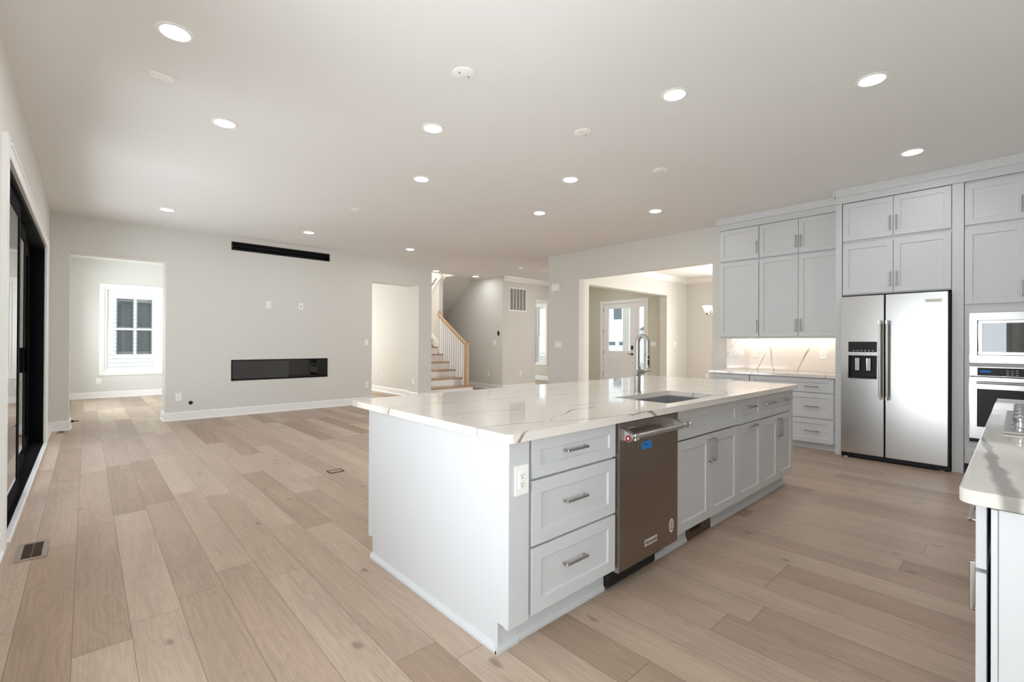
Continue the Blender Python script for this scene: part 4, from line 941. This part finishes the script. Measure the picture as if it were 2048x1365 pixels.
mb = MB(); mb.prism([(ny+.045, ry(ny+.045)-.035), (10.695, ry(10.695)-.035), (10.695, ry(10.695)+.035), (ny+.045, ry(ny+.045)+.035)], 0, nx-.032, nx+.032); obj('handrail', mb, 'oakz', t, bevel=.008)
obj('rail_rosette', MB().box(nx-.01, nx+.09, 10.68, 10.6995, ry(10.69)-.07, ry(10.69)+.09), 'oakz', t, bevel=.004)
for i in range(5):
    for k in range(3):
        y = Y0+i*RUN+.05+k*RUN/3
        if y < ny+.09 or y > 10.66: continue
        obj('baluster', MB().box(nx-.016, nx+.016, y-.016, y+.016, RISE*(i+1), ry(y)-.03), 'trim', t)
mb = MB(); 
mb.cyl((7.035, 10.76, 3.02), (7.035, 12.1, 2.04), .02, 12); mb.cyl((7.035, 10.9, 2.91), (7.088, 10.9, 2.86), .008)
lone('wall_handrail', mb, 'nickel', 'short piece of wall-mounted handrail high in the stairwell', 'handrail')

# ------------------------------------------------------------------ chandelier glimpsed in the dining room
cx_, cy_, cz_ = 9.60, 3.98, 1.92
t = thing('chandelier', 'dining room chandelier arm with a white frosted bell shade', 'chandelier', (cx_, cy_, cz_))
mb = MB(); mb.lathe((cx_, cy_, 1.72), (0, 0, 1), [(.005, 0), (.03, .03), (.04, .08), (.02, .13), (.018, .35), (.035, .4), (.012, .45)], 24); mb.cyl((cx_, cy_, 2.15), (cx_, cy_, CE-.03), .008, 12)
mb.lathe((cx_, cy_, CE), (0, 0, -1), [(.065, .0005), (.06, .02), (.02, .035)], 24)
obj('stem', mb, 'nickel', t, smooth=True)
a0 = math.atan2(4.29-cy_, 9.30-cx_); RA = math.hypot(4.29-cy_, 9.30-cx_)
for k in range(5):
    a = a0+k*2*math.pi/5; ex, ey = math.cos(a), math.sin(a)
    P = [(cx_+ex*RA*q, cy_+ey*RA*q, 1.80-.035*math.sin(math.pi*q)+(.075*q*q)) for q in [j/10 for j in range(11)]]
    ar = obj('arm', MB().tube(P, .007, 10), 'nickel', t, smooth=True)
    e = P[-1]; obj('cup', MB().lathe(e, (0, 0, 1), [(.012, -.005), (.026, .01), (.03, .035)], 20), 'nickel', ar, smooth=True)
    obj('bell_shade', MB().lathe((e[0], e[1], e[2]+.03), (0, 0, 1), [(.032, 0), (.045, .03), (.062, .07), (.085, .12), (.095, .142), (.090, .142), (.058, .07), (.03, .006)], 28, cap=False), 'shade', ar, smooth=True)

# ------------------------------------------------------------------ outside
struct('floor_outside', MB().box(-14, 11.5, 14.3, 30, -.5, -.45).box(-14, -.65, -12, 14.3, -.16, -.10).box(-14, 12.5, -12, -2.9, -.16, -.10), 'gravel')
lone('front_lawn', MB().box(12.8, 60, -15, 50, -.75, -.7), 'grass', 'pale front lawn and street seen through the front door glass', 'lawn')
def lap(mb, axis, c, s, a, b, z0, z1, pitch, holes=()):
    z = z0
    while z < z1:
        zt = min(z+pitch, z1); segs = [(a, b)]
        for ha, hb, hz0, hz1 in holes:
            if z < hz1 and zt > hz0:
                segs = [q for sg in segs for q in ((sg[0], min(sg[1], ha)), (max(sg[0], hb), sg[1])) if q[1]-q[0] > .001]
        for p, q in segs:
            poly = [(c, z), (c+s*.034, z), (c+s*.004, zt), (c, zt)]
            mb.prism(poly, 0 if axis == 1 else 1, p, q)
        z += pitch
    return mb
t = thing('neighbour_house', 'white lap-sided neighbouring house with two dark windows, outside the far left window', 'house', (1, 18, -.5))
HW = [(.63, 1.01, .93, 2.44), (1.08, 1.435, .93, 2.42)]
mb = lap(MB(), 1, 17.5, -1, -9, 10, -.5, 6, .115, HW); mb.box(-9, 10, 17.6, 22, -.5, 6)
obj('siding', mb, 'siding', t)
for a, b, c, d_ in HW:
    FNH = Fr((0, 17.5, 0), '-Y'); mb = MB(); ring(mb, FNH, a, b, c, d_, .025, .03, -.06, .03)
    mb.fbox(FNH, a, b, 1.64, 1.68, -.05, .02); wn_ = obj('window', mb, 'extgrey', t)
    obj('window_pane', MB().fbox(FNH, a+.02, b-.02, c+.02, d_-.02, -.06, -.04), 'darkwin', wn_)
t = thing('opposite_house', 'white house across the street with a garage, beyond the front door glass', 'house', (44, 26, -.7))
FX4 = Fr((40, 0, 0), '-X')
mb = MB(); mb.prism([(25.6, -.7), (36, -.7), (36, 6.5), (30.5, 8.2), (25.6, 5.5)], 0, 40, 50); mb.prism([(14, -.7), (25.6, -.7), (25.6, 2.75), (22, 4.2), (14, 4.2)], 0, 40.5, 50); obj('walls', mb, 'extwhite', t)
wn_ = obj('window', ring(MB(), FX4, -28.25, -27.15, 3.65, 5.1, .06, .06, 0, .05), 'extwhite', t); obj('window_pane', MB().fbox(FX4, -28.2, -27.2, 3.7, 5.05, 0, .03), 'extgrey', wn_)
gd = obj('garage_door', MB().fbox(FX4, -29.5, -26.5, -.7, 1.55, 0, .04), 'extwhite', t)
for a, b in ((-28.75, -27.98), (-27.5, -26.95)): obj('garage_window', MB().fbox(FX4, a, b, 1.07, 1.42, .04, .06), 'extgrey', gd)
obj('roof', MB().prism([(13.7, 2.6), (25.4, 2.6), (22, 4.5), (13.7, 4.5)], 0, 40.2, 40.45), 'extgrey', t)
t = thing('porch_column', 'square white porch column just outside the front door', 'column', (13.5, 8.95, -.2))
obj('shaft', MB().box(13.4, 13.62, 8.84, 9.08, -.1, 2.75), 'extwhite', t, bevel=.005)
obj('plinth_block', MB().box(13.37, 13.65, 8.81, 9.11, -.2, .1), 'extwhite', t, bevel=.005)
struct('floor_porch', MB().box(11.8, 14, 6, 13, -.2, -.12), 'gravel')
t = thing('porch_railing', 'white porch railing outside the narrow hall window', 'railing', (13.6, 12, -.12))
mb = MB().box(13.58, 13.64, 9.2, 15, .82, .88).box(13.59, 13.63, 9.2, 15, -.02, .02); obj('rails', mb, 'extwhite', t)
for k in range(30): obj('picket', MB().box(13.595, 13.625, 9.4+k*.18, 9.43+k*.18, .02, .82), 'extwhite', t)
